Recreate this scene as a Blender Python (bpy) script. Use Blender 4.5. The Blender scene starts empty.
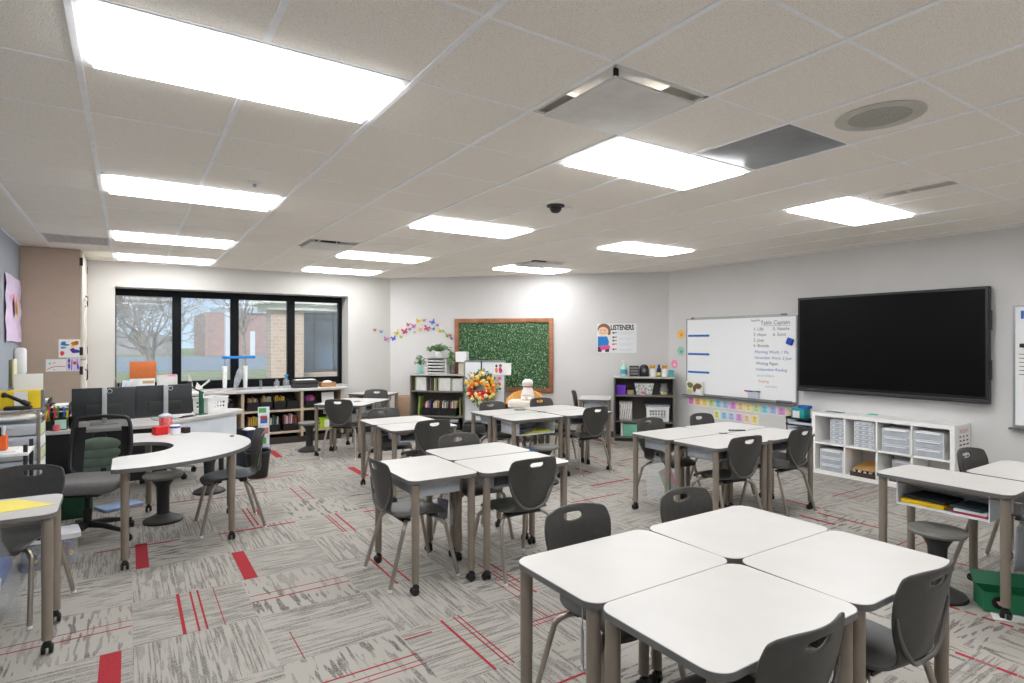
import bpy, bmesh, math, random
from mathutils import Vector, Matrix
PI = math.pi
R = math.radians
rnd = random.Random(7)
SC = bpy.context.scene
COL = SC.collection

# ------------------------------------------------------------------ materials
def lin(c):
    return tuple(((x / 255) / 12.92 if x <= 10 else (((x / 255) + .055) / 1.055) ** 2.4) for x in c) + (1.0,)

MATS = {}
def mat(name, col, rough=.5, metal=0.0, var=.05, scale=12.0, bump=0.0, alpha=1.0, emit=0.0, spec=.5, col2=None, stretch=None):
    """Principled material whose base colour is broken up by a noise texture in object space."""
    if name in MATS:
        return MATS[name]
    m = bpy.data.materials.new(name)
    m.use_nodes = True
    nt = m.node_tree
    b = nt.nodes['Principled BSDF']
    b.inputs['Roughness'].default_value = rough
    b.inputs['Metallic'].default_value = metal
    b.inputs['Specular IOR Level'].default_value = spec
    tc = nt.nodes.new('ShaderNodeTexCoord')
    mp = nt.nodes.new('ShaderNodeMapping')
    if stretch:
        mp.inputs['Scale'].default_value = stretch
    nz = nt.nodes.new('ShaderNodeTexNoise')
    nz.inputs['Scale'].default_value = scale
    nz.inputs['Detail'].default_value = 3
    nt.links.new(tc.outputs['Object'], mp.inputs['Vector'])
    nt.links.new(mp.outputs['Vector'], nz.inputs['Vector'])
    rp = nt.nodes.new('ShaderNodeValToRGB')
    a = lin(col)
    if col2 is None:
        c0 = tuple(x * (1 - var) for x in a[:3]) + (1,)
        c1 = tuple(min(1, x * (1 + var)) for x in a[:3]) + (1,)
    else:
        c0, c1 = a, lin(col2)
    rp.color_ramp.elements[0].color = c0
    rp.color_ramp.elements[1].color = c1
    rp.color_ramp.elements[0].position = .35
    rp.color_ramp.elements[1].position = .65
    nt.links.new(nz.outputs['Fac'], rp.inputs['Fac'])
    nt.links.new(rp.outputs['Color'], b.inputs['Base Color'])
    if bump:
        bp = nt.nodes.new('ShaderNodeBump')
        bp.inputs['Strength'].default_value = bump
        bp.inputs['Distance'].default_value = .01
        nt.links.new(nz.outputs['Fac'], bp.inputs['Height'])
        nt.links.new(bp.outputs['Normal'], b.inputs['Normal'])
    if alpha < 1:
        b.inputs['Alpha'].default_value = alpha
    if emit:
        b.inputs['Emission Color'].default_value = a
        b.inputs['Emission Strength'].default_value = emit
    MATS[name] = m
    return m

def colm(c, rough=.6):
    """plain coloured material keyed by its colour"""
    return mat('tint_%d_%d_%d' % tuple(c), c, rough)

WALL = mat('wall_paint', (214, 212, 211), .85, var=.015, scale=3)
WHITE = mat('white_laminate', (200, 197, 194), .38, var=.02, scale=5)
EDGE = mat('grey_edge', (104, 103, 102), .55)
TAUPE = mat('taupe_steel', (142, 131, 119), .45, .2)
CHROME = mat('satin_steel', (176, 168, 158), .3, .85)
SHELL = mat('charcoal_shell', (68, 67, 65), .40, var=.08, scale=40)
RIM = mat('charcoal_rim', (98, 97, 95), .42)
BLACK = mat('black_plastic', (22, 22, 23), .45)
DARK = mat('dark_grey_plastic', (42, 43, 45), .5)
GREYP = mat('mid_grey_plastic', (120, 121, 122), .5)
TRAY = mat('translucent_grey_tub', (200, 207, 216), .35, alpha=.85)
CLEAR = mat('clear_plastic', (232, 236, 240), .2, alpha=.2)
FROST = mat('frosted_plastic', (204, 211, 222), .3, alpha=.85)
WPL = mat('white_plastic', (240, 240, 240), .45, var=.01)
PAPER = mat('paper_white', (240, 239, 236), .8, var=.02)
CASE = mat('grey_bookcase', (118, 113, 106), .6, var=.04, scale=8)
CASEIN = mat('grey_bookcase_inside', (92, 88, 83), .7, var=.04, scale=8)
WOODL = mat('pale_maple', (196, 178, 156), .5, var=.08, scale=6, stretch=(1, 1, 8))
NAVY = mat('dark_window_frame', (5, 8, 14), .5, spec=.2)
ALU = mat('aluminium', (168, 170, 172), .35, .7)
CREAM = mat('cream_laminate', (214, 206, 192), .55)
TAN = mat('tan_board', (176, 146, 118), .7)

# ------------------------------------------------------------------ mesh builder
class MB:
    def __init__(s):
        s.v, s.f, s.mi, s.cur, s.M = [], [], [], 0, None
    def add(s, vs, fs, m=None):
        o = len(s.v)
        for p in vs:
            p = Vector(p)
            s.v.append(tuple(s.M @ p) if s.M is not None else tuple(p))
        for q in fs:
            s.f.append(tuple(o + i for i in q))
            s.mi.append(s.cur if m is None else m)
        return s
    def box(s, x0, x1, y0, y1, z0, z1, b=0, m=None, seg=2):
        if b <= 0:
            vs = [(x, y, z) for z in (z0, z1) for y in (y0, y1) for x in (x0, x1)]
            return s.add(vs, [(0, 2, 3, 1), (4, 5, 7, 6), (0, 1, 5, 4), (2, 6, 7, 3), (0, 4, 6, 2), (1, 3, 7, 5)], m)
        bm = bmesh.new()
        bmesh.ops.create_cube(bm, size=1)
        for v in bm.verts:
            v.co = Vector(((x0 + x1) / 2 + v.co.x * (x1 - x0), (y0 + y1) / 2 + v.co.y * (y1 - y0), (z0 + z1) / 2 + v.co.z * (z1 - z0)))
        bmesh.ops.bevel(bm, geom=bm.edges[:], offset=b, segments=seg, profile=.5, affect='EDGES')
        return s.bm(bm, m)
    def bm(s, bm, m=None):
        bm.verts.index_update()
        s.add([v.co.copy() for v in bm.verts], [[v.index for v in f.verts] for f in bm.faces], m)
        bm.free()
        return s
    def prism(s, poly, z0, z1, m=None, ms=None, inner=None):
        n = len(poly)
        if inner is None:
            vs = [(x, y, z0) for x, y in poly] + [(x, y, z1) for x, y in poly]
            s.add(vs, [tuple(range(n - 1, -1, -1)), tuple(range(n, 2 * n))], m)
            s.add(vs, [(i, (i + 1) % n, n + (i + 1) % n, n + i) for i in range(n)], ms if ms is not None else m)
        else:
            vs = [(x, y, z) for z in (z0, z1) for p in (poly, inner) for x, y in p]
            fs = []
            for i in range(n):
                j = (i + 1) % n
                fs += [(i, j, 2 * n + j, 2 * n + i), (n + j, n + i, 3 * n + i, 3 * n + j), (2 * n + i, 2 * n + j, 3 * n + j, 3 * n + i), (j, i, n + i, n + j)]
            s.add(vs, fs, m)
        return s
    def tube(s, path, r, n=10, cap=True, m=None):
        P = [Vector(p) for p in path]
        k = len(P)
        rr = r if isinstance(r, (list, tuple)) else [r] * k
        T = []
        for i in range(k):
            t = (P[min(i + 1, k - 1)] - P[max(i - 1, 0)])
            T.append(t.normalized() if t.length > 1e-9 else Vector((0, 0, 1)))
        u = T[0].orthogonal().normalized()
        vs = []
        for i in range(k):
            u = (u - T[i] * u.dot(T[i]))
            u = u.normalized() if u.length > 1e-6 else T[i].orthogonal().normalized()
            w = T[i].cross(u)
            for a in range(n):
                an = 2 * PI * a / n
                vs.append(P[i] + (u * math.cos(an) + w * math.sin(an)) * rr[i])
        fs = [(i * n + a, i * n + (a + 1) % n, (i + 1) * n + (a + 1) % n, (i + 1) * n + a) for i in range(k - 1) for a in range(n)]
        if cap:
            fs += [tuple(range(n - 1, -1, -1)), tuple(range((k - 1) * n, k * n))]
        return s.add(vs, fs, m)
    def lathe(s, prof, n=24, c=(0, 0), m=None, cap=True, sx=1, sy=1):
        vs = [(c[0] + r * math.cos(2 * PI * a / n) * sx, c[1] + r * math.sin(2 * PI * a / n) * sy, z) for r, z in prof for a in range(n)]
        k = len(prof)
        fs = [(i * n + a, i * n + (a + 1) % n, (i + 1) * n + (a + 1) % n, (i + 1) * n + a) for i in range(k - 1) for a in range(n)]
        if cap:
            fs += [tuple(range(n - 1, -1, -1)), tuple(range((k - 1) * n, k * n))]
        return s.add(vs, fs, m)
    def ball(s, c, r, m=None, sub=2, sc=(1, 1, 1)):
        bm = bmesh.new()
        bmesh.ops.create_icosphere(bm, subdivisions=sub, radius=r)
        for v in bm.verts:
            v.co = Vector((c[0] + v.co.x * sc[0], c[1] + v.co.y * sc[1], c[2] + v.co.z * sc[2]))
        return s.bm(bm, m)
    def quad(s, a, b, c, d, m=None):
        return s.add([a, b, c, d], [(0, 1, 2, 3)], m)
    def build(s, name, mats, parent=None, smooth=35, recalc=True):
        me = bpy.data.meshes.new(name)
        me.from_pydata(s.v, [], s.f)
        if not isinstance(mats, (list, tuple)):
            mats = [mats]
        for m in mats:
            me.materials.append(m)
        me.polygons.foreach_set('material_index', s.mi)
        if recalc:
            bm = bmesh.new(); bm.from_mesh(me)
            bmesh.ops.recalc_face_normals(bm, faces=bm.faces[:])
            bm.to_mesh(me); bm.free()
        if smooth:
            me.shade_smooth()
            me.set_sharp_from_angle(angle=R(smooth))
        o = bpy.data.objects.new(name, me)
        COL.objects.link(o)
        if parent is not None:
            o.parent = parent
        return o

def rrect(w, d, r, n=6, cx=0, cy=0):
    pts = []
    for sx, sy, a0 in ((1, 1, 0), (-1, 1, 90), (-1, -1, 180), (1, -1, 270)):
        for i in range(n + 1):
            a = R(a0 + 90 * i / n)
            pts.append((cx + sx * (w / 2 - r) + r * math.cos(a), cy + sy * (d / 2 - r) + r * math.sin(a)))
    return pts

def smooth_path(pts, n=6):
    """Catmull-Rom through pts"""
    P = [Vector(p) for p in pts]
    out = []
    for i in range(len(P) - 1):
        p0, p1, p2, p3 = P[max(i - 1, 0)], P[i], P[i + 1], P[min(i + 2, len(P) - 1)]
        for k in range(n):
            t = k / n
            out.append(.5 * ((2 * p1) + (p2 - p0) * t + (2 * p0 - 5 * p1 + 4 * p2 - p3) * t * t + (3 * p1 - p0 - 3 * p2 + p3) * t ** 3))
    out.append(P[-1])
    return out

def tag(o, label=None, cat=None, group=None, kind=None):
    if label: o['label'] = label
    if cat: o['category'] = cat
    if group: o['group'] = group
    if kind: o['kind'] = kind
    return o

def thing(name, label, cat, loc=(0, 0, 0), rz=0, group=None):
    o = bpy.data.objects.new(name, None)
    o.empty_display_size = .1
    COL.objects.link(o)
    o.location = loc
    o.rotation_euler = (0, 0, rz)
    return tag(o, label, cat, group)

def put(o, loc, rz=0, rx=0, ry=0):
    o.location = loc
    o.rotation_euler = (rx, ry, rz)
    return o

def kids(o):
    return [c for c in bpy.data.objects if c.parent is o]

KID = {}
def dup(root, loc, rz, label, group=None):
    """copy of a thing with copies of its parts and sub-parts"""
    if root.name not in KID:
        KID[root.name] = [(c, kids(c)) for c in kids(root)]
    r = root.copy(); COL.objects.link(r)
    r.location = loc; r.rotation_euler = (0, 0, rz)
    r['label'] = label
    if group: r['group'] = group
    for c0, gs in KID[root.name]:
        c = c0.copy(); COL.objects.link(c); c.parent = r
        for g0 in gs:
            g = g0.copy(); COL.objects.link(g); g.parent = c
    return r

class Kind:
    """first call moves the prototype, later calls copy it"""
    def __init__(s, proto): s.p, s.used = proto, False
    def __call__(s, loc, rz, label, group=None):
        if not s.used:
            s.used = True
            s.snap = [(c, kids(c)) for c in kids(s.p)]
            KID[s.p.name] = s.snap
            put(s.p, loc, rz)
            s.p['label'] = label
            if group: s.p['group'] = group
            return s.p
        return dup(s.p, loc, rz, label, group)

def text_geo(body, size, align='LEFT', shear=0.0, bold=0.0):
    cu = bpy.data.curves.new('lettering', 'FONT')
    cu.body = body; cu.size = size; cu.align_x = align; cu.shear = shear; cu.offset = bold
    cu.resolution_u = 3
    o = bpy.data.objects.new('lettering', cu); COL.objects.link(o)
    dg = bpy.context.evaluated_depsgraph_get()
    dg.update()
    me = bpy.data.meshes.new_from_object(o.evaluated_get(dg))
    vs = [v.co.copy() for v in me.vertices]
    fs = [tuple(p.vertices) for p in me.polygons]
    bpy.data.objects.remove(o); bpy.data.curves.remove(cu); bpy.data.meshes.remove(me)
    return vs, fs

def write(mb, body, x, z, size, y, m=None, align='LEFT', shear=0.0, bold=0.0):
    """lettering standing upright in the plane y, read from -y"""
    vs, fs = text_geo(body, size, align, shear, bold)
    mb.add([(x + v.x, y, z + v.y) for v in vs], fs, m)

ORD = ['first', 'second', 'third', 'fourth', 'fifth', 'sixth', 'seventh', 'eighth', 'ninth', 'tenth', 'eleventh', 'twelfth', 'thirteenth',
       'fourteenth', 'fifteenth', 'sixteenth', 'seventeenth', 'eighteenth', 'nineteenth', 'twentieth', 'twenty-first', 'twenty-second',
       'twenty-third', 'twenty-fourth', 'twenty-fifth', 'twenty-sixth', 'twenty-seventh', 'twenty-eighth']

# ------------------------------------------------------------------ the room
HC = 2.742                       # ceiling height
XR, XL, YN, YS = 7.42, -1.08, 10.1, -2.0
CA, CB = Vector((3.97, 10.1)), Vector((7.42, 6.65))     # ends of the diagonal wall
CD = Vector((1, -1)) / math.sqrt(2)                       # along the diagonal wall
CN = Vector((1, 1)) / math.sqrt(2)                        # into the diagonal wall
RZG, RZR = R(-45), R(-90)
def gwall(s, z, off=0.0):
    p = CA + CD * s - CN * off
    return (p.x, p.y, z)
def rwall(y, z, off=0.0):
    return (XR - off, y, z)

def floor_material():
    m = bpy.data.materials.new('carpet_tiles')
    m.use_nodes = True
    nt = m.node_tree; N = nt.nodes; L = nt.links
    b = N['Principled BSDF']; b.inputs['Roughness'].default_value = .95; b.inputs['Specular IOR Level'].default_value = .1
    tc = N.new('ShaderNodeTexCoord')
    sp = N.new('ShaderNodeSeparateXYZ'); L.new(tc.outputs['Object'], sp.inputs[0])
    def mth(op, a, bb=None, c=None):
        n = N.new('ShaderNodeMath'); n.operation = op
        for i, x in enumerate((a, bb, c)):
            if x is None: continue
            if isinstance(x, (int, float)): n.inputs[i].default_value = x
            else: L.new(x, n.inputs[i])
        return n.outputs[0]
    T = .61
    tx = mth('DIVIDE', mth('SUBTRACT', sp.outputs['X'], .02), T)
    ty = mth('DIVIDE', sp.outputs['Y'], T)
    ix, iy = mth('FLOOR', tx), mth('FLOOR', ty)
    par = mth('FLOORED_MODULO', mth('ADD', ix, iy), 2.0)
    wn = N.new('ShaderNodeTexWhiteNoise'); wn.noise_dimensions = '3D'
    cb = N.new('ShaderNodeCombineXYZ'); L.new(ix, cb.inputs[0]); L.new(iy, cb.inputs[1])
    L.new(cb.outputs[0], wn.inputs['Vector'])
    rv = wn.outputs['Value']
    # along / across coordinates, swapped on every other tile
    mixa = N.new('ShaderNodeMix'); L.new(par, mixa.inputs['Factor']); L.new(sp.outputs['X'], mixa.inputs['A']); L.new(sp.outputs['Y'], mixa.inputs['B'])
    mixb = N.new('ShaderNodeMix'); L.new(par, mixb.inputs['Factor']); L.new(sp.outputs['Y'], mixb.inputs['A']); L.new(sp.outputs['X'], mixb.inputs['B'])
    al, ac = mixa.outputs['Result'], mixb.outputs['Result']
    def streak(sa, sc, seed, lo, hi, detail=1.5):
        c = N.new('ShaderNodeCombineXYZ')
        L.new(mth('MULTIPLY', al, sa), c.inputs[0]); L.new(mth('MULTIPLY', ac, sc), c.inputs[1])
        L.new(mth('MULTIPLY_ADD', rv, 37.0, seed), c.inputs[2])
        n = N.new('ShaderNodeTexNoise'); n.inputs['Scale'].default_value = 1; n.inputs['Detail'].default_value = detail
        L.new(c.outputs[0], n.inputs['Vector'])
        mr = N.new('ShaderNodeMapRange'); mr.inputs[1].default_value = lo; mr.inputs[2].default_value = hi
        L.new(n.outputs['Fac'], mr.inputs[0])
        return mr.outputs[0]
    wide = streak(5.5, 36, 1.0, .535, .575)           # broad broken dashes
    fine = streak(2.6, 85, 9.0, .53, .60)           # thin lines
    patch = streak(2.2, 3.0, 20.0, .42, .55)
    ragged = streak(170, 90, 5.0, .38, .52)        # looped pile breaks the streaks up
    sel = mth('GREATER_THAN', rv, .45)
    a1 = mth('MULTIPLY', wide, mth('MULTIPLY_ADD', patch, .6, .4))
    a2 = mth('MULTIPLY', fine, .8)
    mx = N.new('ShaderNodeMix'); L.new(sel, mx.inputs['Factor']); L.new(a1, mx.inputs['A']); L.new(a2, mx.inputs['B'])
    d = mth('MULTIPLY', mth('MAXIMUM', mx.outputs['Result'], mth('MULTIPLY', a1, .6)), mth('MULTIPLY_ADD', ragged, .7, .3))
    base = N.new('ShaderNodeMix'); base.data_type = 'RGBA'
    base.inputs['A'].default_value = lin((172, 167, 160)); base.inputs['B'].default_value = lin((104, 101, 98))
    L.new(d, base.inputs['Factor'])
    nz = N.new('ShaderNodeTexNoise'); nz.inputs['Scale'].default_value = 260; nz.inputs['Detail'].default_value = 2
    L.new(tc.outputs['Object'], nz.inputs['Vector'])
    pile = N.new('ShaderNodeMix'); pile.data_type = 'RGBA'; pile.blend_type = 'MULTIPLY'; pile.inputs['Factor'].default_value = 1
    rp = N.new('ShaderNodeValToRGB'); rp.color_ramp.elements[0].color = (.78, .78, .78, 1); rp.color_ramp.elements[1].color = (1.12, 1.12, 1.12, 1)
    rp.color_ramp.elements[0].position = .3; rp.color_ramp.elements[1].position = .7
    L.new(nz.outputs['Fac'], rp.inputs['Fac'])
    L.new(base.outputs['Result'], pile.inputs['A']); L.new(rp.outputs['Color'], pile.inputs['B'])
    L.new(pile.outputs['Result'], b.inputs['Base Color'])
    bp = N.new('ShaderNodeBump'); bp.inputs['Strength'].default_value = .25; bp.inputs['Distance'].default_value = .004
    L.new(nz.outputs['Fac'], bp.inputs['Height']); L.new(bp.outputs['Normal'], b.inputs['Normal'])
    return m

RED = mat('red_carpet_yarn', (158, 36, 46), .95, var=.25, scale=160)
REDF = mat('faded_red_carpet_yarn', (150, 88, 88), .95, var=.25, scale=160)
def build_floor():
    mb = MB()
    mb.box(XL - .15, XR + .15, YS - .15, YN + .15, -.1, 0, m=0)
    def bx(x0, x1, y0, y1, m=1):
        mb.box(x0, x1, y0, y1, -.001, .0012, m=m)
    B = lambda x, y0, y1, w, m=1: bx(x - w / 2, x + w / 2, y0, y1, m)
    H = lambda y, x0, x1, w, m=1: bx(x0, x1, y - w / 2, y + w / 2, m)
    for x, y0, y1, w in ((.085, 4.89, 5.49, .08), (.695, 4.28, 4.88, .085), (-.075, 3.27, 3.65, .092), (.47, 2.45, 2.95, .09), (1.75, 8.55, 9.15, .09), (2.365, 6.78, 7.38, .085)):
        B(x, y0, y1, w)
    for x, y0, y1, w in ((.26, 3.66, 4.27, .018), (.33, 3.66, 4.27, .011), (.37, 3.66, 4.27, .011), (.46, 3.66, 4.27, .005), (.745, 3.05, 3.38, .005),
                         (1.5, 2.44, 3.04, .014), (1.58, 2.44, 3.04, .008), (1.61, 2.44, 3.04, .008), (2.04, 2.75, 3.33, .006), (.91, 5.49, 6.1, .013), (.95, 5.49, 6.1, .012),
                         (1.015, 5.55, 6.1, .018), (1.48, 6.1, 6.71, .012), (1.585, 6.1, 6.71, .012), (1.515, 4.9, 5.47, .010), (1.54, 4.9, 5.47, .010), (1.61, 4.88, 5.47, .016),
                         (1.49, 3.66, 4.27, .014), (1.575, 3.66, 4.2, .013), (2.1, 3.05, 3.66, .010), (2.13, 3.05, 3.5, .008), (2.18, 3.05, 3.66, .014)):
        B(x, y0, y1, w)
    for y, x0, x1, w in ((4.02, -.59, .02, .005), (3.935, -.59, .02, .009), (3.975, .63, 1.24, .006), (3.88, .63, 1.24, .01), (2.785, .63, 1.24, .010), (2.72, .8, 1.24, .006),
                         (2.68, .8, 1.24, .006), (5.41, .63, 1.24, .026), (6.72, .02, .63, .02), (6.66, .63, 1.24, .02), (5.44, -.2, .35, .018), (5.375, 1.85, 2.3, .028),
                         (7.32, 1.07, 1.68, .016), (7.53, 1.54, 1.85, .022), (2.74, 1.86, 2.42, .010), (2.70, 1.86, 2.42, .006), (2.18, 1.6, 1.85, .014), (4.555, 3.68, 4.28, .018), (4.97, 4.29, 4.88, .032),
                         (3.265, 6.1, 6.7, .014), (3.12, 6.1, 6.7, .01), (2.205, 4.88, 5.4, .010), (2.12, 4.88, 5.4, .008), (2.95, 1.24, 1.4, .01)):
        H(y, x0, x1, w, 1)
    for x, y0, y1, w in ((5.39, 2.44, 3.05, .025), (5.17, 2.75, 3.07, .034), (5.56, 3.1, 3.5, .03), (4.72, 5.45, 5.75, .035), (5.39, 6.1, 6.3, .03), (5.01, 1.3, 1.84, .02)):
        B(x, y0, y1, w)
    for k in range(9):      # broken dashes of the two strips beside the wobble stool
        B(4.15, 1.47 - k * .085, 1.47 - k * .085 + .06, .024, 1 + (k % 3 == 1))
        B(3.565, 1.2 - k * .085, 1.2 - k * .085 + .08, .024, 1 + (k % 2))
    rr = random.Random(3)
    for _ in range(46):     # the same accents on the tiles further off
        i, j = rr.randint(2, 11), rr.randint(9, 15)
        x, y = .02 + .61 * i, .61 * j
        if x + y > 13.2 or x > 6.8 or y > 9.0 or x < 2.4 and y < 7.5: continue
        o = rr.uniform(.05, .5)
        if (i + j) % 2: B(x + o, y + .02, y + .6, rr.choice((.008, .012, .03)), rr.choice((1, 2)))
        else: H(y + o, x + .02, x + .6, rr.choice((.008, .012, .03)), rr.choice((1, 2)))
    o = mb.build('floor', [floor_material(), RED, REDF], smooth=0, recalc=False)
    tag(o, kind='structure')
build_floor()

def wall(name, poly, z0, z1, m=WALL):
    return tag(MB().prism(poly, z0, z1).build(name, m, smooth=0), kind='structure')
T = .15
wall('wall_left', [(XL - T, YS - T), (XL, YS - T), (XL, YN + T), (XL - T, YN + T)], 0, HC, mat('wall_paint_blue_grey', (156, 162, 172), .85, var=.015, scale=3))  # left wall in one even blue-grey, darker than the other walls
wall('wall_right', [(XR, YS - T), (XR + T, YS - T), (XR + T, 6.71), (XR, 6.65)], 0, HC)
wall('wall_back', [(XL, YS - T), (XR, YS - T), (XR, YS), (XL, YS)], 0, HC)
wall('wall_corner', [(3.97, 10.1), (7.42, 6.65), (7.57, 6.71), (4.03, 10.25)], 0, HC)
WX0, WX1, WZ0, WZ1 = -.16, 3.2, .80, 2.385
WT = .5
mb = MB()
mb.box(XL, WX0, YN, YN + WT, 0, HC); mb.box(WX1, 4.08, YN, YN + WT, 0, HC)
mb.box(WX0, WX1, YN, YN + WT, WZ1, HC); mb.box(WX0, WX1, YN, YN + WT, 0, WZ0)
tag(mb.build('wall_window', mat('wall_paint_warm', (202, 199, 195), .85, var=.015, scale=3), smooth=0), kind='structure')

# window units
def glass_mat():
    m = bpy.data.materials.new('window_glass'); m.use_nodes = True
    nt = m.node_tree; nt.nodes.clear()
    out = nt.nodes.new('ShaderNodeOutputMaterial'); mx = nt.nodes.new('ShaderNodeMixShader'); df = nt.nodes.new('ShaderNodeBsdfDiffuse'); m2 = nt.nodes.new('ShaderNodeMixShader'); df.inputs[0].default_value = (.8, .85, .9, 1); m2.inputs[0].default_value = .10
    tr = nt.nodes.new('ShaderNodeBsdfTransparent'); gl = nt.nodes.new('ShaderNodeBsdfGlossy'); fr = nt.nodes.new('ShaderNodeFresnel')
    tr.inputs['Color'].default_value = (.93, .96, .98, 1); gl.inputs['Roughness'].default_value = .03
    fr.inputs['IOR'].default_value = 1.3
    nt.links.new(fr.outputs[0], mx.inputs[0]); nt.links.new(tr.outputs[0], m2.inputs[1]); nt.links.new(df.outputs[0], m2.inputs[2]); nt.links.new(m2.outputs[0], mx.inputs[1]); nt.links.new(gl.outputs[0], mx.inputs[2])
    nt.links.new(mx.outputs[0], out.inputs[0])
    return m
GLASS = glass_mat()
xs = [WX0 - .05, .63, 1.45, 2.33, WX1]
for i in range(4):
    x0, x1 = xs[i], xs[i + 1]
    f = MB()
    w = .06
    y0, y1 = YN + .36, YN + .45
    f.box(x0, x0 + w, y0, y1, .86, WZ1); f.box(x1 - w, x1, y0, y1, .86, WZ1)
    f.box(x0 + w, x1 - w, y0, y1, WZ1 - .1, WZ1); f.box(x0 + w, x1 - w, y0, y1, .80, .98)
    fo = tag(f.build('window_%d' % (i + 1), NAVY, smooth=0), kind='structure')
    MB().box(x0 + w, x1 - w, YN + .40, YN + .41, .98, WZ1 - .1).build('pane', GLASS, fo, smooth=0)
tag(MB().box(WX0, WX1, YN + .34, YN + .46, .852, .862).build('trim_1', NAVY, smooth=0), kind='structure')

# ceiling: tiles plus the exposed tee grid
GX, GY, GP = -.17, 2.385, .61
def ceiling_material():
    m = bpy.data.materials.new('ceiling_tile'); m.use_nodes = True
    nt = m.node_tree; N = nt.nodes; L = nt.links; b = N['Principled BSDF']; b.inputs['Roughness'].default_value = .9
    tc = N.new('ShaderNodeTexCoord')
    n1 = N.new('ShaderNodeTexNoise'); n1.inputs['Scale'].default_value = 210; n1.inputs['Detail'].default_value = 2
    L.new(tc.outputs['Object'], n1.inputs['Vector'])
    rp = N.new('ShaderNodeValToRGB')
    rp.color_ramp.elements[0].position = .30; rp.color_ramp.elements[0].color = lin((212, 205, 195))
    rp.color_ramp.elements[1].position = .47; rp.color_ramp.elements[1].color = lin((250, 243, 233))
    L.new(n1.outputs['Fac'], rp.inputs['Fac']); L.new(rp.outputs['Color'], b.inputs['Base Color'])
    bp = N.new('ShaderNodeBump'); bp.inputs['Strength'].default_value = .3; bp.inputs['Distance'].default_value = .004
    L.new(n1.outputs['Fac'], bp.inputs['Height']); L.new(bp.outputs['Normal'], b.inputs['Normal'])
    return m
CEILM = ceiling_material()
TEE = mat('ceiling_tee', (252, 252, 252), .6)
lights = [(0, j) for j in (-4, 0, 4, 8, 11)] + [(4, j) for j in (-4, 0, 4, 8, 11)] + [(8, j) for j in (-4, 0, 4, 8)]
covered = set()
for i, j in lights:
    covered.add((i, j)); covered.add((i + 1, j))
special = {(3, -1), (8, -1), (3, 7), (8, 7), (-1, 9), (5, -1)}
mb = MB()
for i in range(-2, 14):
    for j in range(-8, 14):
        if (i, j) in covered or (i, j) in special: continue
        x0, y0 = GX + i * GP, GY + j * GP
        x1, y1 = min(x0 + GP, XR), min(y0 + GP, YN)
        x0, y0 = max(x0, XL), max(y0, YS)
        if x1 - x0 < .02 or y1 - y0 < .02 or x0 + y0 > 14.05: continue
        g = .004
        mb.box(x0 + g, x1 - g, y0 + g, y1 - g, HC, HC + .02)
mb.box(XL - .1, XR + .1, YS - .1, YN + .25, HC + .2, HC + .25)
tag(mb.build('ceiling', CEILM, smooth=0), kind='structure')
mb = MB()
for i in range(-1, 14):          # main runners, broken where a two-tile fixture sits
    for j in range(-8, 13):
        x, y0, y1 = GX + i * GP, max(GY + j * GP, YS), min(GY + (j + 1) * GP, YN)
        y1 = min(y1, 14.07 - x)
        if (i - 1, j) in lights or y1 - y0 < .02: continue
        mb.box(x - .012, x + .012, y0, y1, HC - .006, HC + .025)
for j in range(-7, 13):
    y = GY + j * GP
    mb.box(XL, min(XR, 14.07 - y), y - .007, y + .007, HC - .0015, HC + .025)
tag(mb.build('trim_2', TEE, smooth=0), kind='structure')
BASEB = mat('rubber_base', (74, 72, 71), .6)
for nm, poly in (('baseboard_right', [(XR - .012, YS), (XR, YS), (XR, 6.65), (XR - .012, 6.64)]), ('baseboard_corner', [(3.96, 10.09), (7.41, 6.64), (7.42, 6.65), (3.97, 10.1)]),
                 ('baseboard_left', [(XL, YS), (XL + .012, YS), (XL + .012, 9.0), (XL, 9.0)]), ('baseboard_window', [(3.0, YN - .012), (3.97, YN - .012), (3.97, YN), (3.0, YN)])):
    wall(nm, poly, 0, .1, BASEB)

# ------------------------------------------------------------------ ceiling fixtures
def emission(name, col, s):
    m = bpy.data.materials.new(name); m.use_nodes = True
    nt = m.node_tree; nt.nodes.clear()
    o = nt.nodes.new('ShaderNodeOutputMaterial'); e = nt.nodes.new('ShaderNodeEmission')
    e.inputs[0].default_value = col; e.inputs[1].default_value = s
    nt.links.new(e.outputs[0], o.inputs[0])
    return m
LAMP = emission('led_diffuser', (.975, .99, 1.0, 1), 15.0)
def make_light():
    t = thing('ceiling_light', '', 'ceiling light')
    w, d = GP * 2 - .02, GP - .02
    MB().prism(rrect(w, d, .001, 1), -.002, .03, inner=rrect(w - .08, d - .08, .001, 1)).build('frame', WPL, t, smooth=0)
    MB().box(-(w - .08) / 2, (w - .08) / 2, -(d - .08) / 2, (d - .08) / 2, -.022, .02, b=.005).build('diffuser', LAMP, t, smooth=0)
    return t
CL = Kind(make_light())
lnames = {(0, -4): 'white ceiling light panel overhead behind the camera on the kidney table side', (0, 0): 'largest bright ceiling light panel, above the desk with yellow paper',
          (0, 4): 'bright ceiling light panel over the near end of kidney table', (0, 8): 'bright ceiling light panel over the teacher desk, third in its row',
          (0, 11): 'bright ceiling light panel closest to the window wall, fourth in its row', (4, -4): 'white ceiling light panel overhead behind the camera in the middle row',
          (4, 0): 'bright ceiling light panel between square diffuser and dark grey ceiling tile', (4, 4): 'bright ceiling light panel over the three-desk pod, middle row',
          (4, 8): 'bright ceiling light panel in middle row, over the pair of desks', (4, 11): 'bright ceiling light panel in middle row closest to the butterfly wall',
          (8, -4): 'white ceiling light panel overhead behind the camera on TV side', (8, 0): 'bright ceiling light panel beside the slot vent, in front of the TV',
          (8, 4): 'bright ceiling light panel in front of the whiteboard', (8, 8): 'bright ceiling light panel closest to the hedge panel wall'}
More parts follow.
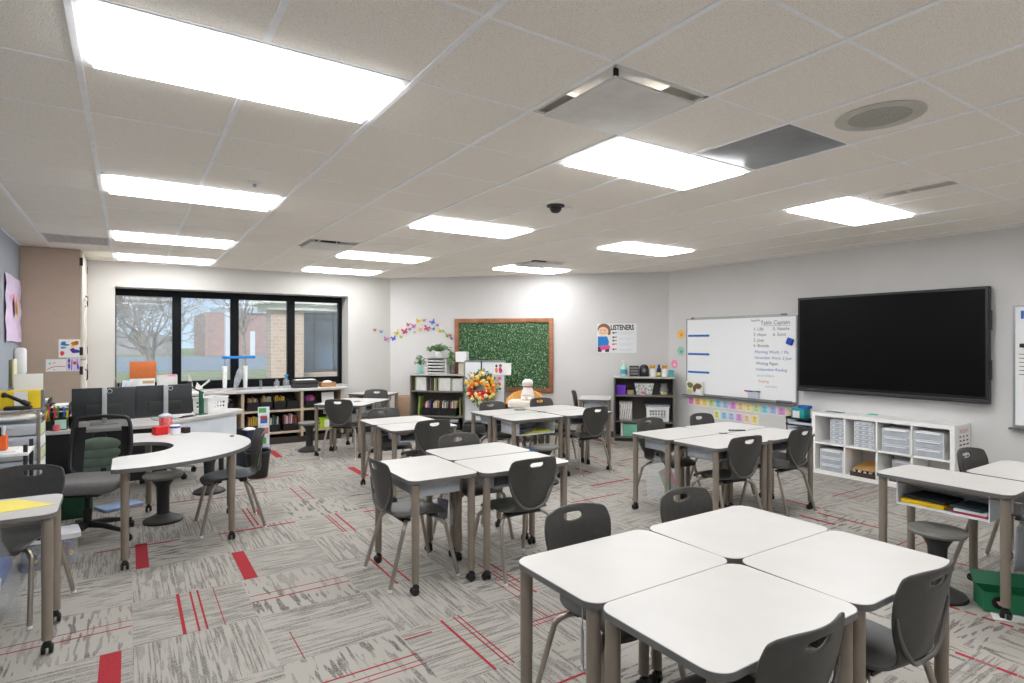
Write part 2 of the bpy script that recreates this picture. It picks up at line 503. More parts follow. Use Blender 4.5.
for i, j in lights:
    CL((GX + (i + 1) * GP, GY + (j + .5) * GP, HC - .002), 0, lnames[(i, j)], 'ceiling light panels')

def tile_c(i, j): return (GX + (i + .5) * GP, GY + (j + .5) * GP)
VENTM = mat('vent_white', (222, 218, 212), .5)
def plaque(ij, label):
    x, y = tile_c(*ij)
    t = thing('air_diffuser', label, 'vent', (x, y, HC), 0, 'square plaque ceiling diffusers')
    h = GP / 2 - .01
    m = MB()
    for k in range(4):       # flared throat rising above the tile plane
        m.M = Matrix.Rotation(k * PI / 2, 4, 'Z')
        m.add([(-h, -h, 0), (h, -h, 0), (h - .07, -h + .07, .09), (-h + .07, -h + .07, .09)], [(0, 1, 2, 3)])
        m.box(-h, h, -h - .004, -h + .02, -.004, .006)
    m.M = None
    m.box(-h, h, -h, h, .15, .16)
    m.build('throat', VENTM, t, smooth=0)
    MB().box(-.25, .25, -.25, .25, -.035, -.02, b=.004).build('face_plate', VENTM, t)
    m = MB()
    for a in (-1, 1):
        m.tube([(a * .18, a * .18, -.02), (a * .18, a * .18, .15)], .012, 8)
    m.tube([(-.02, .1, .02), (.02, -.1, .02)], .05, 10)
    m.build('damper', DARK, t)
    return t
plaque((3, -1), 'square white plaque diffuser in the ceiling closest to the camera')
plaque((3, 7), 'square white plaque diffuser in ceiling over the pair of desks')
plaque((8, 7), 'square white plaque diffuser in ceiling beside hedge panel wall light')
x, y = tile_c(8, -1)
t = thing('slot_vent', 'linear slot vent in the ceiling beside the light near the TV', 'vent', (x, y, HC))
m = MB(); h = GP / 2 - .008
m.box(-h, -.12, -h, h, 0, .02); m.box(.0, h, -h, h, 0, .02); m.build('panel', CEILM, t, smooth=0); MB().box(-.12, 0, -h, h, .05, .06).build('slot_back', BLACK, t, smooth=0)
m = MB(); m.box(-.12, -.11, -h, h, -.004, .09); m.box(-.01, 0, -h, h, -.004, .09); m.box(-.064, -.056, -h, h, .02, .05); m.box(-.12, 0, -.015, .015, -.002, .03); m.build('blade', VENTM, t, smooth=0)
x, y = tile_c(5, -1)
tag(put(MB().box(-h, h, -h, h, -.003, .015, b=.003).build('metal_ceiling_tile', mat('grey_metal_tile', (140, 141, 143), .4, .3)), (x, y, HC)), 'solid dark grey ceiling tile between the light and speaker', 'ceiling panel')
x, y = tile_c(5, -2)
t = thing('ceiling_speaker', 'round perforated speaker grille set into the ceiling tile', 'speaker', (x, y, HC))
MB().lathe([(.2, -.001), (.2, -.006), (.18, -.010), (.14, -.006), (.14, -.001)], 40).build('rim', mat('speaker_rim', (196, 193, 184), .5), t)
MB().lathe([(.139, -.001), (.139, -.005), (.08, -.009), (.01, -.010)], 40).build('grille', mat('speaker_mesh', (168, 166, 156), .6, var=.3, scale=250), t)
x, y = tile_c(-1, 9)
t = thing('return_grille', 'white eggcrate return grille in ceiling by the brown cabinet', 'vent', (x, y, HC))
m = MB(); h = GP / 2 - .01
for k in range(-9, 10):
    m.box(k * .03 - .003, k * .03 + .003, -h, h, -.004, .02); m.box(-h, h, k * .03 - .003, k * .03 + .003, -.004, .02)
m.box(-h, h, -h, -h + .02, -.006, .02); m.box(-h, h, h - .02, h, -.006, .02); m.box(-h, -h + .02, -h, h, -.006, .02); m.box(h - .02, h, -h, h, -.006, .02)
m.build('lattice', VENTM, t, smooth=0)
MB().box(-h, h, -h, h, .05, .06).build('plenum', DARK, t, smooth=0)
t = thing('motion_sensor', 'black dome sensor on white bracket under the ceiling', 'sensor', (3.0, 3.92, HC))
MB().lathe([(.075, 0), (.075, -.012), (.06, -.018), (.02, -.02)], 28).build('base', DARK, t)
MB().lathe([(.05, -.018), (.048, -.04), (.03, -.06), (.005, -.066)], 24).build('dome', BLACK, t)
MB().box(.03, .16, -.02, .03, -.03, -.0005, b=.004).build('bracket', WPL, t)
t = thing('sprinkler_head', 'small white sprinkler cap in ceiling between two light rows', 'sprinkler', (.76, 4.54, HC))
MB().lathe([(.05, 0), (.05, -.006), (.03, -.012), (.005, -.014)], 20).build('cover_plate', WPL, t)
MB().lathe([(.014, -.012), (.012, -.03), (.004, -.034)], 12).build('nozzle', CHROME, t)

# ------------------------------------------------------------------ student chair
def evaluated(o):
    dg = bpy.context.evaluated_depsgraph_get(); dg.update()
    me = bpy.data.meshes.new_from_object(o.evaluated_get(dg))
    return me

def back_y(z):      # rear profile of the shell
    pts = [(.432, -.14), (.443, -.19), (.475, -.222), (.52, -.237), (.58, -.247), (.65, -.258), (.71, -.268), (.76, -.278), (.83, -.30)]
    for (z0, y0), (z1, y1) in zip(pts, pts[1:]):
        if z <= z1: return y0 + (y1 - y0) * (z - z0) / (z1 - z0)
    return pts[-1][1]

def shell_meshes():
    rows = [(.218, .408, .158), (.21, .432, .176), (.16, .447, .185), (.06, .441, .189), (-.05, .433, .188), (-.13, .431, .178), (-.185, .441, .158),
            (-.221, .474, .118), (-.236, .52, .128), (-.247, .58, .162), (-.258, .65, .190), (-.267, .70, .199), (-.272, .735, .199),
            (-.276, .752, .197), (-.285, .787, .186), (-.290, .803, .176), (-.296, .822, .146)]
    us = [-1, -.93, -.72, -.46, -.27, -.12, .12, .27, .46, .72, .93, 1]
    vs, idx = [], {}
    for r, (y, z, w) in enumerate(rows):
        for c, u in enumerate(us):
            k = u * u
            if z > .46 and y < -.2: yy, zz = y + .042 * k * min(1, (z - .44) / .1), z
            else:
                yy = y; zz = z + .012 * k * (1 if y < .15 else -.6)
                if y > .15: yy = y - .03 * k * k
            if r == len(rows) - 1: zz -= .014 * k * k
            if r == 13 and abs(u) == .27: zz += .012
            idx[(r, c)] = len(vs); vs.append((u * w, yy, zz))
    fs = []
    for r in range(len(rows) - 1):
        for c in range(len(us) - 1):
            if r == 13 and 4 <= c <= 6: continue
            fs.append((idx[(r, c)], idx[(r, c + 1)], idx[(r + 1, c + 1)], idx[(r + 1, c)]))
    me = bpy.data.meshes.new('shell'); me.from_pydata(vs, [], fs)
    o = bpy.data.objects.new('shell', me); COL.objects.link(o)
    sd = o.modifiers.new('s', 'SOLIDIFY'); sd.thickness = .012; sd.offset = 0
    sb = o.modifiers.new('b', 'SUBSURF'); sb.levels = 2; sb.render_levels = 2
    ev = evaluated(o)
    out = []
    for back in (True, False):
        bm = bmesh.new(); bm.from_mesh(ev)
        kill = []
        for f in bm.faces:
            c = f.calc_center_median()
            isb = c.z > .472 and c.y < -.15
            if isb != back: kill.append(f)
        bmesh.ops.delete(bm, geom=kill, context='FACES')
        m2 = bpy.data.meshes.new('backrest' if back else 'seat'); bm.to_mesh(m2); bm.free()
        m2.materials.append(SHELL); m2.shade_smooth()
        out.append(m2)
    bpy.data.objects.remove(o); bpy.data.meshes.remove(ev)
    return out
BACK_ME, SEAT_ME = shell_meshes()

def make_chair():
    t = thing('student_chair', '', 'chair')
    for nm, me in (('seat', SEAT_ME), ('backrest', BACK_ME)):
        o = bpy.data.objects.new(nm, me); COL.objects.link(o); o.parent = t
        if nm == 'backrest': bk = o
    pts = []
    for sgn in (-1, 1):
        side = []
        for z, wd in ((.66, .184), (.60, .166), (.55, .140), (.505, .106), (.474, .062)):
            side.append((sgn * wd, back_y(z) + .042 * min(1, (z - .44) / .1) * min(1, (wd / .19) ** 2) - .012, z))
        pts.append(side)
    path = pts[0] + [(0, back_y(.460) - .013, .460)] + pts[1][::-1]
    pp = smooth_path(path, 5)
    n = len(pp)
    rad = [.0035 + .006 * math.sin(PI * i / (n - 1)) ** .6 for i in range(n)]
    MB().tube(pp, rad, 8).build('rim', RIM, bk, smooth=60)
    m = MB()
    m.box(-.14, .14, .07, .13, .408, .426, b=.004); m.box(-.14, .14, -.13, -.07, .40, .418, b=.004); m.box(-.03, .03, -.1, .1, .402, .416, b=.004)
    m.build('seat_frame', DARK, t)
    for sx in (-1, 1):
        for fr in (1, -1):
            yb = .10 if fr > 0 else -.10
            yf = .235 if fr > 0 else -.255
            p = smooth_path([(sx * .11, yb, .405), (sx * .165, yb + fr * .02, .40), (sx * .197, yb + fr * .045, .372), (sx * .207, yb + fr * .06, .33), (sx * .235, yf, .012)], 7)
            lg = MB().tube(p, .0135, 10).build('leg', CHROME, t, smooth=60)
            MB().lathe([(.012, 0), (.015, .004), (.014, .02)], 12, (sx * .235, yf)).build('glide', CLEAR if False else WPL, lg)
    return t
CH = Kind(make_chair())

# ------------------------------------------------------------------ student desk
def make_desk(L=.735, D=.495, H=.725, tray=.135):
    t = thing('student_desk', '', 'desk')
    r = .065
    def outline(o):     # long edges bow very slightly, ends taper a touch
        p = rrect(L - 2 * o, D - 2 * o, r - o, 7)
        return [(x * (1 - .02 * (y / D)), y + (.006 * math.cos(PI * x / L) if y > 0 else -.006 * math.cos(PI * x / L))) for x, y in p]
    MB().prism(outline(.0025), H - .020, H).build('tabletop', WHITE, t, smooth=20)
    MB().prism(outline(0), H - .0235, H - .0015, inner=outline(.004)).build('edge_band', EDGE, t, smooth=30)
    for y in (-D / 2 + .07, D / 2 - .07): MB().box(-L / 2 + .07, L / 2 - .07, y - .012, y + .012, H - .052, H - .021).build('apron', TAUPE, t, smooth=0)
    for sx in (-1, 1):
        for sy in (-1, 1):
            x, y = sx * (L / 2 - .040), sy * (D / 2 - .046)
            m = MB()
            m.lathe([(.024, .075), (.024, .36), (.0255, .362), (.0255, H - .03)], 16, (x, y))
            lg = m.build('leg', TAUPE, t)
            k = MB()
            k.lathe([(.012, .05), (.014, .08)], 10, (x, y))
            for dx in (-.016, .016):
                k.M = Matrix.Translation((x + dx, y + .006, .024)) @ Matrix.Rotation(PI / 2, 4, 'Y')
                k.lathe([(.017, -.010), (.024, -.007), (.024, .007), (.017, .010)], 16)
            k.M = None
            k.box(x - .02, x + .02, y - .02, y + .012, .036, .062, b=.006)
            k.build('caster', BLACK, lg)
    if tray:
        m = MB(); w, d, z0, z1 = .25, .155 if tray < .18 else .19, H - tray, H - .03
        m.box(-w, w, -d, d, z0, z0 + .006)
        m.box(-w, -w + .006, -d, d, z0, z1); m.box(w - .006, w, -d, d, z0, z1); m.box(-w, w, d - .006, d, z0, z1); m.box(-w, w, -d, -d + .006, z0, z0 + .014)
        m.build('book_tray', TRAY if tray < .18 else mat('milky_tub', (226, 231, 240), .35, alpha=.9), t, smooth=0)
    return t
DK = Kind(make_desk())
DKT = Kind(make_desk(tray=.19))
DKN = Kind(make_desk(tray=0))

def make_stool():
    t = thing('wobble_stool', '', 'stool')
    t.scale = (.9, .9, 1)
    MB().lathe([(.03, .372), (.12, .378), (.168, .392), (.178, .408), (.172, .420), (.13, .424), (.06, .418), (.004, .416)], 36).build('seat', mat('stool_seat_grey', (126, 124, 119), .5), t)
    MB().lathe([(.10, .37), (.08, .345), (.06, .31), (.055, .2), (.055, .09), (.062, .06)], 28).build('column', DARK, t)
    b = MB().lathe([(.165, .006), (.172, .014), (.168, .024), (.13, .042), (.085, .06), (.06, .075)], 36).build('base', mat('stool_base_grey', (58, 58, 57), .5), t)
    MB().lathe([(.16, 0), (.176, .003), (.176, .011), (.165, .013)], 36).build('rubber_ring', BLACK, b)
    return t
ST = Kind(make_stool())

PA = 'desks of the four-desk pod closest to camera'
DKN((1.655, 1.724, 0), 0, 'white student desk in frontmost four-desk pod, at its corner towards the kidney table', 'student desks')
DKN((1.655, 1.226, 0), 0, 'white student desk closest to camera, chair back overlapping its edge', 'student desks')
DKN((2.393, 1.226, 0), 0, 'white student desk beside closest desk, chair tucked at its TV-side corner', 'student desks')
DKN((2.393, 1.724, 0), 0, 'white student desk in frontmost pod, at its corner towards the TV', 'student desks')
DK((1.72, 3.765, 0), R(90), 'white student desk turned sideways in the three-desk pod', 'student desks')
DK((2.34, 3.59, 0), 0, 'white student desk in three-desk pod with dark chair seen from behind', 'student desks')
DK((2.35, 4.10, 0), 0, 'white student desk in three-desk pod, on its far side', 'student desks')
DK((2.52, 5.67, 0), 0, 'white student desk of the two-desk pair, dark chair seen from behind', 'student desks')
DK((2.52, 6.185, 0), 0, 'white student desk of the two-desk pair, on window side', 'student desks')
DKT((3.92, 5.66, 0), 0, 'white student desk with open book tray above the wobble stool', 'student desks')
DK((4.685, 5.66, 0), 0, 'white student desk of wreath-side pod with dark chair seen from behind', 'student desks')
DK((3.92, 6.17, 0), 0, 'white student desk of four-desk pod, nearest to the wreath', 'student desks')
DK((4.685, 6.17, 0), 0, 'white student desk in front of the orange seat with plush', 'student desks')
DK((4.378, 3.33, 0), 0, 'white student desk with yellow pencil, in the pod before the whiteboard', 'student desks')
DK((5.117, 3.33, 0), 0, 'white student desk of whiteboard pod, closest to the white cubby shelf', 'student desks')
DK((4.378, 3.84, 0), 0, 'white student desk of whiteboard pod with clear bag hanging beneath', 'student desks')
DK((5.117, 3.84, 0), 0, 'white student desk of whiteboard pod beneath the pastel cards', 'student desks')
DKT((4.425, 1.60, 0), R(-90), 'white student desk with tray of folders, before the white cubby', 'student desks')
DK((5.07, 1.40, 0), 0, 'white student desk beyond the folder tray desk, by cubby end', 'student desks')
DK((4.47, .895, 0), 0, 'white student desk cut by the picture edge beside green box', 'student desks')
DK((2.57, 8.25, 0), R(-45), 'white student desk set at an angle, next to maple window shelf', 'student desks')
DK((2.93, 8.61, 0), R(-45), 'white student desk set at an angle, behind another angled one', 'student desks')
DK((3.49, 9.63, 0), R(-45), 'white student desk against the wall under the butterflies', 'student desks')
DK((6.11, 6.97, 0), R(45), 'white student desk against wall beside the bookcase with soap bottle', 'student desks')
DKN((-.675, 4.02, 0), 0, 'white student desk with yellow paper on it', 'student desks')

G_ = 'charcoal student chairs'
S = PI
CH((1.772, 1.905, 0), S, 'charcoal shell chair facing the camera, beside the frontmost desk pod corner', G_)
CH((2.45, 1.84, 0), S, 'charcoal shell chair facing the camera at frontmost pod, nearer the TV', G_)
CH((1.60, 1.17, 0), R(-2), 'charcoal shell chair closest to the camera, seen from behind, cropped by frame', G_)
CH((2.37, 1.175, 0), R(-2), 'charcoal shell chair seen from behind, beside the closest one, whole back visible', G_)
CH((1.65, 3.79, 0), R(-90), 'charcoal shell chair in side view at the three-desk pod', G_)
CH((2.30, 3.49, 0), 0, 'charcoal shell chair seen from behind at the three-desk pod', G_)
CH((2.34, 4.16, 0), S, 'charcoal shell chair facing the camera behind three-desk pod', G_)
CH((2.567, 5.62, 0), 0, 'charcoal shell chair seen from behind at the two-desk pair', G_)
CH((2.50, 6.32, 0), S, 'charcoal shell chair facing the camera at the two-desk pair', G_)
CH((4.72, 5.61, 0), 0, 'charcoal shell chair seen from behind at pod near the wreath', G_)
CH((3.96, 6.29, 0), S, 'charcoal shell chair facing the camera, just under the flower wreath', G_)
CH((4.78, 6.33, 0), S, 'charcoal shell chair facing the camera, just beside the plush toy', G_)
CH((4.338, 3.27, 0), R(-6), 'charcoal shell chair seen from behind in whiteboard pod, farther from the cubby', G_)
CH((5.13, 3.28, 0), R(2), 'charcoal shell chair seen from behind in whiteboard pod, beside the white cubby', G_)
CH((4.45, 3.99, 0), S, 'charcoal shell chair facing the camera, before the basket bookcase', G_)
CH((5.19, 3.95, 0), S, 'charcoal shell chair facing the camera, below the pastel number cards', G_)
CH((5.10, 1.50, 0), R(174), 'charcoal shell chair facing camera at the end of white cubby', G_)
CH((-.60, 4.50, 0), R(160), 'charcoal shell chair facing camera at the desk with yellow paper', G_)
CH((.73, 5.615, 0), R(90), 'charcoal shell chair in side view beside the kidney table', G_)
CH((2.54, 8.16, 0), R(-38), 'charcoal shell chair seen from behind at angled desk by window shelf', G_)
CH((3.23, 9.01, 0), R(143), 'charcoal shell chair facing camera below the butterflies', G_)
CH((6.11, 7.09, 0), R(-135), 'charcoal shell chair seen edge-on at desk beside the bookcase', G_)

G_ = 'wobble stools'
ST((4.27, 1.63, 0), 0, 'dark grey wobble stool beneath the desk with folder tray', G_)
ST((.26, 6.08, 0), 0, 'dark grey wobble stool under the inner curve of kidney table', G_)
ST((.72, 6.98, 0), 0, 'dark grey wobble stool behind kidney table, only its base clearly seen', G_)
ST((2.22, 8.82, 0), 0, 'dark grey wobble stool standing before the maple window shelf', G_)
ST((3.95, 5.36, 0), 0, 'dark grey wobble stool tucked under tray desk of the wreath pod', G_)

# ------------------------------------------------------------------ kidney table
t = thing('kidney_table', 'large white horseshoe-shaped table on taupe legs with casters', 'table', (0, 5.72, 0))
outer = []
for k in range(-90, 91, 5):
    a = R(k)
    outer.append((.0 + .915 * math.cos(a) - (.07 if abs(k) == 90 else 0), .90 * math.sin(a)))
outer = [(-.10, -.87), (-.06, -.895)] + outer[1:-1] + [(.0, .895), (.06 - .0, .88)][:1] + [(-.02, .87)]
inner = []
for k in range(90, -91, -6):
    a = R(k)
    inner.append((.02 + .30 * math.cos(a), .33 * math.sin(a)))
poly = outer + [(-.02, .36)] + inner + [(-.06, -.36), (-.10, -.42)]
def inset(p, d):
    q = []
    n = len(p)
    for i in range(n):
        a, b, c = Vector(p[i - 1]), Vector(p[i]), Vector(p[(i + 1) % n])
        n1 = Vector((-(b - a).y, (b - a).x)).normalized(); n2 = Vector((-(c - b).y, (c - b).x)).normalized()
        nn = (n1 + n2)
        nn = nn.normalized() if nn.length > 1e-6 else n1
        q.append(tuple(b + nn * d))
    return q
MB().prism(inset(poly, .003), .697, .725).build('tabletop', WHITE, t, smooth=20)
MB().prism(poly, .695, .7235, inner=inset(poly, .005)).build('edge_band', EDGE, t, smooth=40)
for x, y in ((-.02, -.80), (.70, -.51), (.79, .29), (.16, .77)):
    lg = MB().lathe([(.025, .075), (.025, .36), (.027, .362), (.027, .696)], 16, (x, y)).build('leg', TAUPE, t)
    k = MB(); k.lathe([(.012, .05), (.014, .08)], 10, (x, y))
    for dx in (-.016, .016):
        k.M = Matrix.Translation((x + dx, y + .006, .024)) @ Matrix.Rotation(PI / 2, 4, 'Y')
        k.lathe([(.017, -.010), (.024, -.007), (.024, .007), (.017, .010)], 16)
    k.M = None; k.box(x - .02, x + .02, y - .02, y + .012, .036, .062, b=.006)
    k.build('caster', BLACK, lg)

# ------------------------------------------------------------------ task chairs
def task_chair(name, label, loc, rz, base_m, mesh_back=True):
    t = thing(name, label, 'office chair', loc, rz)
    sg = mat('task_seat_fabric', (112, 110, 108), .8, var=.08, scale=60)
    m = MB()
    sec = []
    m.bm(_cushion(.50, .47, .10, .405 + .05), 0)
    m.build('seat', sg, t, smooth=60)
    MB().box(-.13, .13, -.12, .12, .365, .41, b=.01).build('seat_mechanism', BLACK, t)
    # mesh back in a black frame
    def P(u, v):      # u -1..1 across, v 0..1 up
        w = .205 + .018 * math.sin(PI * v)
        return (u * w, -.235 - .07 * v + .05 * u * u - .03 * math.sin(PI * v), .49 + .46 * v)
    loop = [P(-1, v / 8) for v in range(1, 8)] + [P(-.96, .96), P(-.8, 1), P(0, 1.02), P(.8, 1), P(.96, .96)] + [P(1, 1 - v / 8) for v in range(1, 8)] + [P(.95, .05), P(.75, 0), P(0, -.02), P(-.75, 0), P(-.95, .05)]
    loop.append(loop[0])
    fr = MB().tube(smooth_path(loop, 3), .016, 8).build('back_frame', BLACK, t, smooth=60)
    n = 8
    vs = [P(-1 + 2 * i / n, .02 + .96 * j / n) for j in range(n + 1) for i in range(n + 1)]
    MB().add(vs, [(j * (n + 1) + i, j * (n + 1) + i + 1, (j + 1) * (n + 1) + i + 1, (j + 1) * (n + 1) + i) for j in range(n) for i in range(n)]).build('back_mesh', mat('mesh_fabric', (24, 24, 26), .8, alpha=.62) if mesh_back else DARK, fr, smooth=60)
    for u0, u1 in ((-.97, -.62), (.62, .97)):      # solid side webs and a lower band inside the frame
        q = [P(u0 + (u1 - u0) * i / 2, .03 + .80 * j / 8) for j in range(9) for i in range(3)]
        MB().add([(x, y - .004, z) for x, y, z in q], [(j * 3 + i, j * 3 + i + 1, (j + 1) * 3 + i + 1, (j + 1) * 3 + i) for j in range(8) for i in range(2)]).build('side_web', BLACK, fr, smooth=60)
    MB().tube(smooth_path([(0, -.05, .39), (0, -.2, .40), (0, -.275, .47), (0, -.29, .52)], 5), .022, 8).build('back_support', BLACK, t, smooth=60)
    MB().lathe([(.03, .10), (.03, .25), (.02, .25), (.02, .38)], 16).build('gas_lift', BLACK, t)
    bs = MB()
    for k in range(5):
        a = 2 * PI * k / 5 + .3
        c, s_ = math.cos(a), math.sin(a)
        bs.tube([(0, 0, .125), (.14 * c, .14 * s_, .118), (.35 * c, .35 * s_, .075)], [.03, .024, .014], 8)
    bs = bs.build('base', base_m, t, smooth=60)
    for k in range(5):
        a = 2 * PI * k / 5 + .3
        c, s_ = math.cos(a), math.sin(a)
        w = MB()
        w.M = Matrix.Translation((.35 * c, .35 * s_, .03)) @ Matrix.Rotation(a + .8, 4, 'Z') @ Matrix.Rotation(PI / 2, 4, 'X')
        w.lathe([(.02, -.025), (.03, -.02), (.03, -.006), (.018, -.004), (.018, .004), (.03, .006), (.03, .02), (.02, .025)], 16)
        w.M = None; w.lathe([(.01, .04), (.01, .08)], 8, (.35 * c, .35 * s_))
        w.build('caster', BLACK, bs)
    return t

def _cushion(w, d, h, zc):
    bm = bmesh.new()
    bmesh.ops.create_cube(bm, size=1)
    for v in bm.verts: v.co = Vector((v.co.x * w, v.co.y * d, v.co.z * h + zc))
    bmesh.ops.bevel(bm, geom=[e for e in bm.edges if abs(e.verts[0].co.z - e.verts[1].co.z) > .01], offset=.09, segments=5, profile=.5, affect='EDGES')
    bmesh.ops.bevel(bm, geom=[e for e in bm.edges if abs(e.verts[0].co.z - e.verts[1].co.z) < .001], offset=.035, segments=3, profile=.5, affect='EDGES')
    return bm
task_chair('task_chair', 'black mesh-back task chair with grey seat beside the kidney table', (-.275, 5.85, 0), R(160), BLACK)
task_chair('task_chair', 'task chair with silver star base, half hidden behind kidney table', (.34, 8.08, 0), R(216), mat('silver_base', (190, 192, 196), .35, .4))

# ------------------------------------------------------------------ teacher corner
t = thing('teacher_desk', 'white L-shaped teacher desk with dark front panel, carrying two monitors', 'desk', (0, 0, 0))
DT = .74
MB().prism([(-.86, 7.07), (.36, 7.07), (.36, 7.78), (-.86, 7.78)], DT - .03, DT).build('main_top', WHITE, t, smooth=0)
u = Vector((.745, .667)); v = Vector((-.667, .745)); p0 = Vector((.40, 7.28))
def ret(a, b): q = p0 + u * a + v * b; return (q.x, q.y)
rp = [ret(0, .0), ret(1.0, 0)] + [ret(1.0 + .22 * math.sin(R(k)), .24 - .24 * math.cos(R(k))) for k in range(15, 180, 15)] + [ret(1.0, .48), ret(.02, .48)]
MB().prism(rp, DT - .028, DT + .002).build('return_top', WHITE, t, smooth=30)
MB().box(-.84, .34, 7.12, 7.14, .18, DT - .03).build('front_panel', BLACK, t, smooth=0)
a, b = ret(.02, .03), ret(1.0, .03); c, d = ret(1.0, .05), ret(.02, .05)
MB().prism([a, b, c, d], .46, DT - .028).build('return_panel', mat('pearl_panel', (226, 232, 240), .2, var=.06, scale=4), t, smooth=0)
for x, y in ((-.82, 7.12), (-.82, 7.73), (.3, 7.73)):
    MB().box(x - .025, x + .025, y - .025, y + .025, 0, DT - .03).build('leg', DARK, t, smooth=0)
q = ret(.98, .24)
MB().lathe([(.03, 0), (.03, DT - .03)], 16, q).build('leg', DARK, t)

def monitor(label, loc, rz):
    t = thing('monitor', label, 'monitor', loc, rz, 'computer monitors')
    MB().box(-.275, .275, 0, .03, .04, .375, b=.006).build('rear_housing', mat('monitor_back', (48, 51, 54), .5), t)
    MB().box(-.27, .27, .03, .034, .045, .37).build('screen', BLACK, t, smooth=0)
    MB().box(-.16, .16, -.022, .002, .09, .20, b=.008).build('input_bay', DARK, t)
    m = MB(); m.box(-.022, .022, -.055, -.022, .0, .385, b=.005)
    st = m.build('stand_column', mat('silver_plastic', (186, 188, 190), .4, .3), t)
    MB().tube([(.045 + .022 * math.cos(k * PI / 6), -.05, .34 + .022 * math.sin(k * PI / 6)) for k in range(13)], .004, 6).build('cable_ring', MATS['silver_plastic'], st)
    MB().box(-.12, .12, -.15, .08, 0, .012, b=.004).build('stand_base', MATS['silver_plastic'], t)
    return t
monitor('dark monitor seen from behind, on desk end next to the brown cabinet', (-.21, 7.50, DT), R(2))
monitor('dark monitor seen from behind, beside the green lamp post', (.34, 7.57, DT + .002), R(10))
t = thing('desk_lamp', 'dark green post lamp with folded arm on the teacher desk', 'lamp', (.72, 7.78, DT + .002), R(30))
GREEN = mat('lamp_green', (28, 92, 66), .4)
MB().box(-.05, .05, -.05, .05, 0, .012, b=.004).build('base', GREEN, t)
MB().box(-.024, .024, -.016, .016, .012, .27, b=.004).build('post', GREEN, t)
MB().tube([(0, 0, .265), (-.07, 0, .30), (-.15, 0, .35)], .009, 8).build('arm', DARK, t)
MB().box(-.16, -.13, -.02, .02, .335, .40, b=.006).build('lamp_head', DARK, t)
MB().box(.010, .022, -.0175, -.0155, .19, .25).build('switch_plate', WPL, t, smooth=0)

def basket(name, label, loc, rz, w, d, h, m, holes=True, group=None, cat='basket'):
    """open tub with flared walls and rows of slots"""
    t = thing(name, label, cat, loc, rz, group)
    k = MB()
    th = .006
    def wallp(x0, y0, x1, y1):      # one wall as a grid with missing cells
        n = max(5, int(round(math.hypot(x1 - x0, y1 - y0) / .042))); nz = max(4, int(h / .04))
        fl = .04
        def P(i, j):
            a, z = i / n, j / nz
            g = 1 + fl * z
            return ((x0 + (x1 - x0) * a) * g, (y0 + (y1 - y0) * a) * g, z * h)
        for i in range(n):
            for j in range(nz):
                p = [P(i, j), P(i + 1, j), P(i + 1, j + 1), P(i, j + 1)]
                if holes and 0 < j < nz - 1 and 0 < i < n - 1:
                    c = Vector((0, 0, 0))
                    for q in p: c += Vector(q) / 4
                    inn = [tuple(c + (Vector(q) - c) * .68) for q in p]
                    k.add(p + inn, [(0, 1, 5, 4), (1, 2, 6, 5), (2, 3, 7, 6), (3, 0, 4, 7)])
                else: k.add(p, [(0, 1, 2, 3)])
    a, b = w / 2, d / 2
    wallp(-a, -b, a, -b); wallp(a, -b, a, b); wallp(a, b, -a, b); wallp(-a, b, -a, -b)
    k.add([(-a, -b, 0), (a, -b, 0), (a, b, 0), (-a, b, 0)], [(0, 1, 2, 3)])
    k.build('tub', m, t, smooth=0)
    g = 1.04
    MB().prism([(x * g, y * g) for x, y in rrect(w + .016, d + .016, .01, 3)], h - .014, h + .002, inner=[(x * g, y * g) for x, y in rrect(w - .012, d - .012, .005, 3)]).build('rim', m, t, smooth=0)
    return t
basket('basket', 'white slotted plastic basket on the teacher desk behind green lamp', (.84, 7.99, DT + .004), R(40), .30, .22, .185, WPL)
t = thing('pen_tray', 'black pen tray on the teacher desk before the white basket', 'tray', (.565, 7.60, DT + .003), R(38))
MB().box(-.10, .10, -.03, .03, 0, .008, b=.003).build('tray', BLACK, t)
for k in range(3): MB().tube([(-.09 + .02 * k, -.015 + .015 * k, .014), (.06 + .01 * k, -.015 + .013 * k, .014)], .005, 6).build('pen', [DARK, colm((200, 60, 70)), GREYP][k], t)
# pencil caddy, cup, letter trays
t = thing('pencil_caddy', 'black caddy crammed with coloured markers on the teacher desk corner', 'desk organizer', (-.60, 7.22, DT))
m = MB()
for x0, x1, y0, y1, h in ((-.10, .0, -.05, .06, .09), (0, .10, -.05, .06, .12), (-.10, .10, .06, .10, .16)):
    m.box(x0, x1, y0, y0 + .004, 0, h); m.box(x0, x1, y1 - .004, y1, 0, h); m.box(x0, x0 + .004, y0, y1, 0, h); m.box(x1 - .004, x1, y0, y1, 0, h); m.box(x0, x1, y0, y1, 0, .004)
m.build('holder', BLACK, t, smooth=0)
PC = [(232, 92, 36), (60, 170, 80), (240, 200, 40), (214, 48, 110), (50, 110, 190), (150, 210, 60), (236, 120, 50), (40, 90, 110)]
for k in range(18):
    x = rnd.uniform(-.09, .09); y = rnd.uniform(-.04, .09); h = rnd.uniform(.15, .24)
    c = colm(PC[k % len(PC)])
    MB().tube([(x, y, .006), (x + rnd.uniform(-.03, .03), y + rnd.uniform(-.02, .02), h)], .0075, 7).build('marker', c, t)
MB().box(.005, .095, -.056, -.051, .01, .10).build('front_label', mat('mint_card', (170, 214, 196), .6), t, smooth=0)
MB().lathe([(.028, .0), (.03, .03), (.026, .055)], 14, (.02, -.085)).build('tape_roll', colm((222, 100, 110)), t)
t = thing('pen_cup', 'black mesh pen cup beside the marker caddy', 'cup', (-.452, 7.25, DT))
MB().lathe([(.038, 0), (.04, .11), (.036, .11), (.034, .006), (.002, .005)], 18, cap=False).build('cup', BLACK, t)
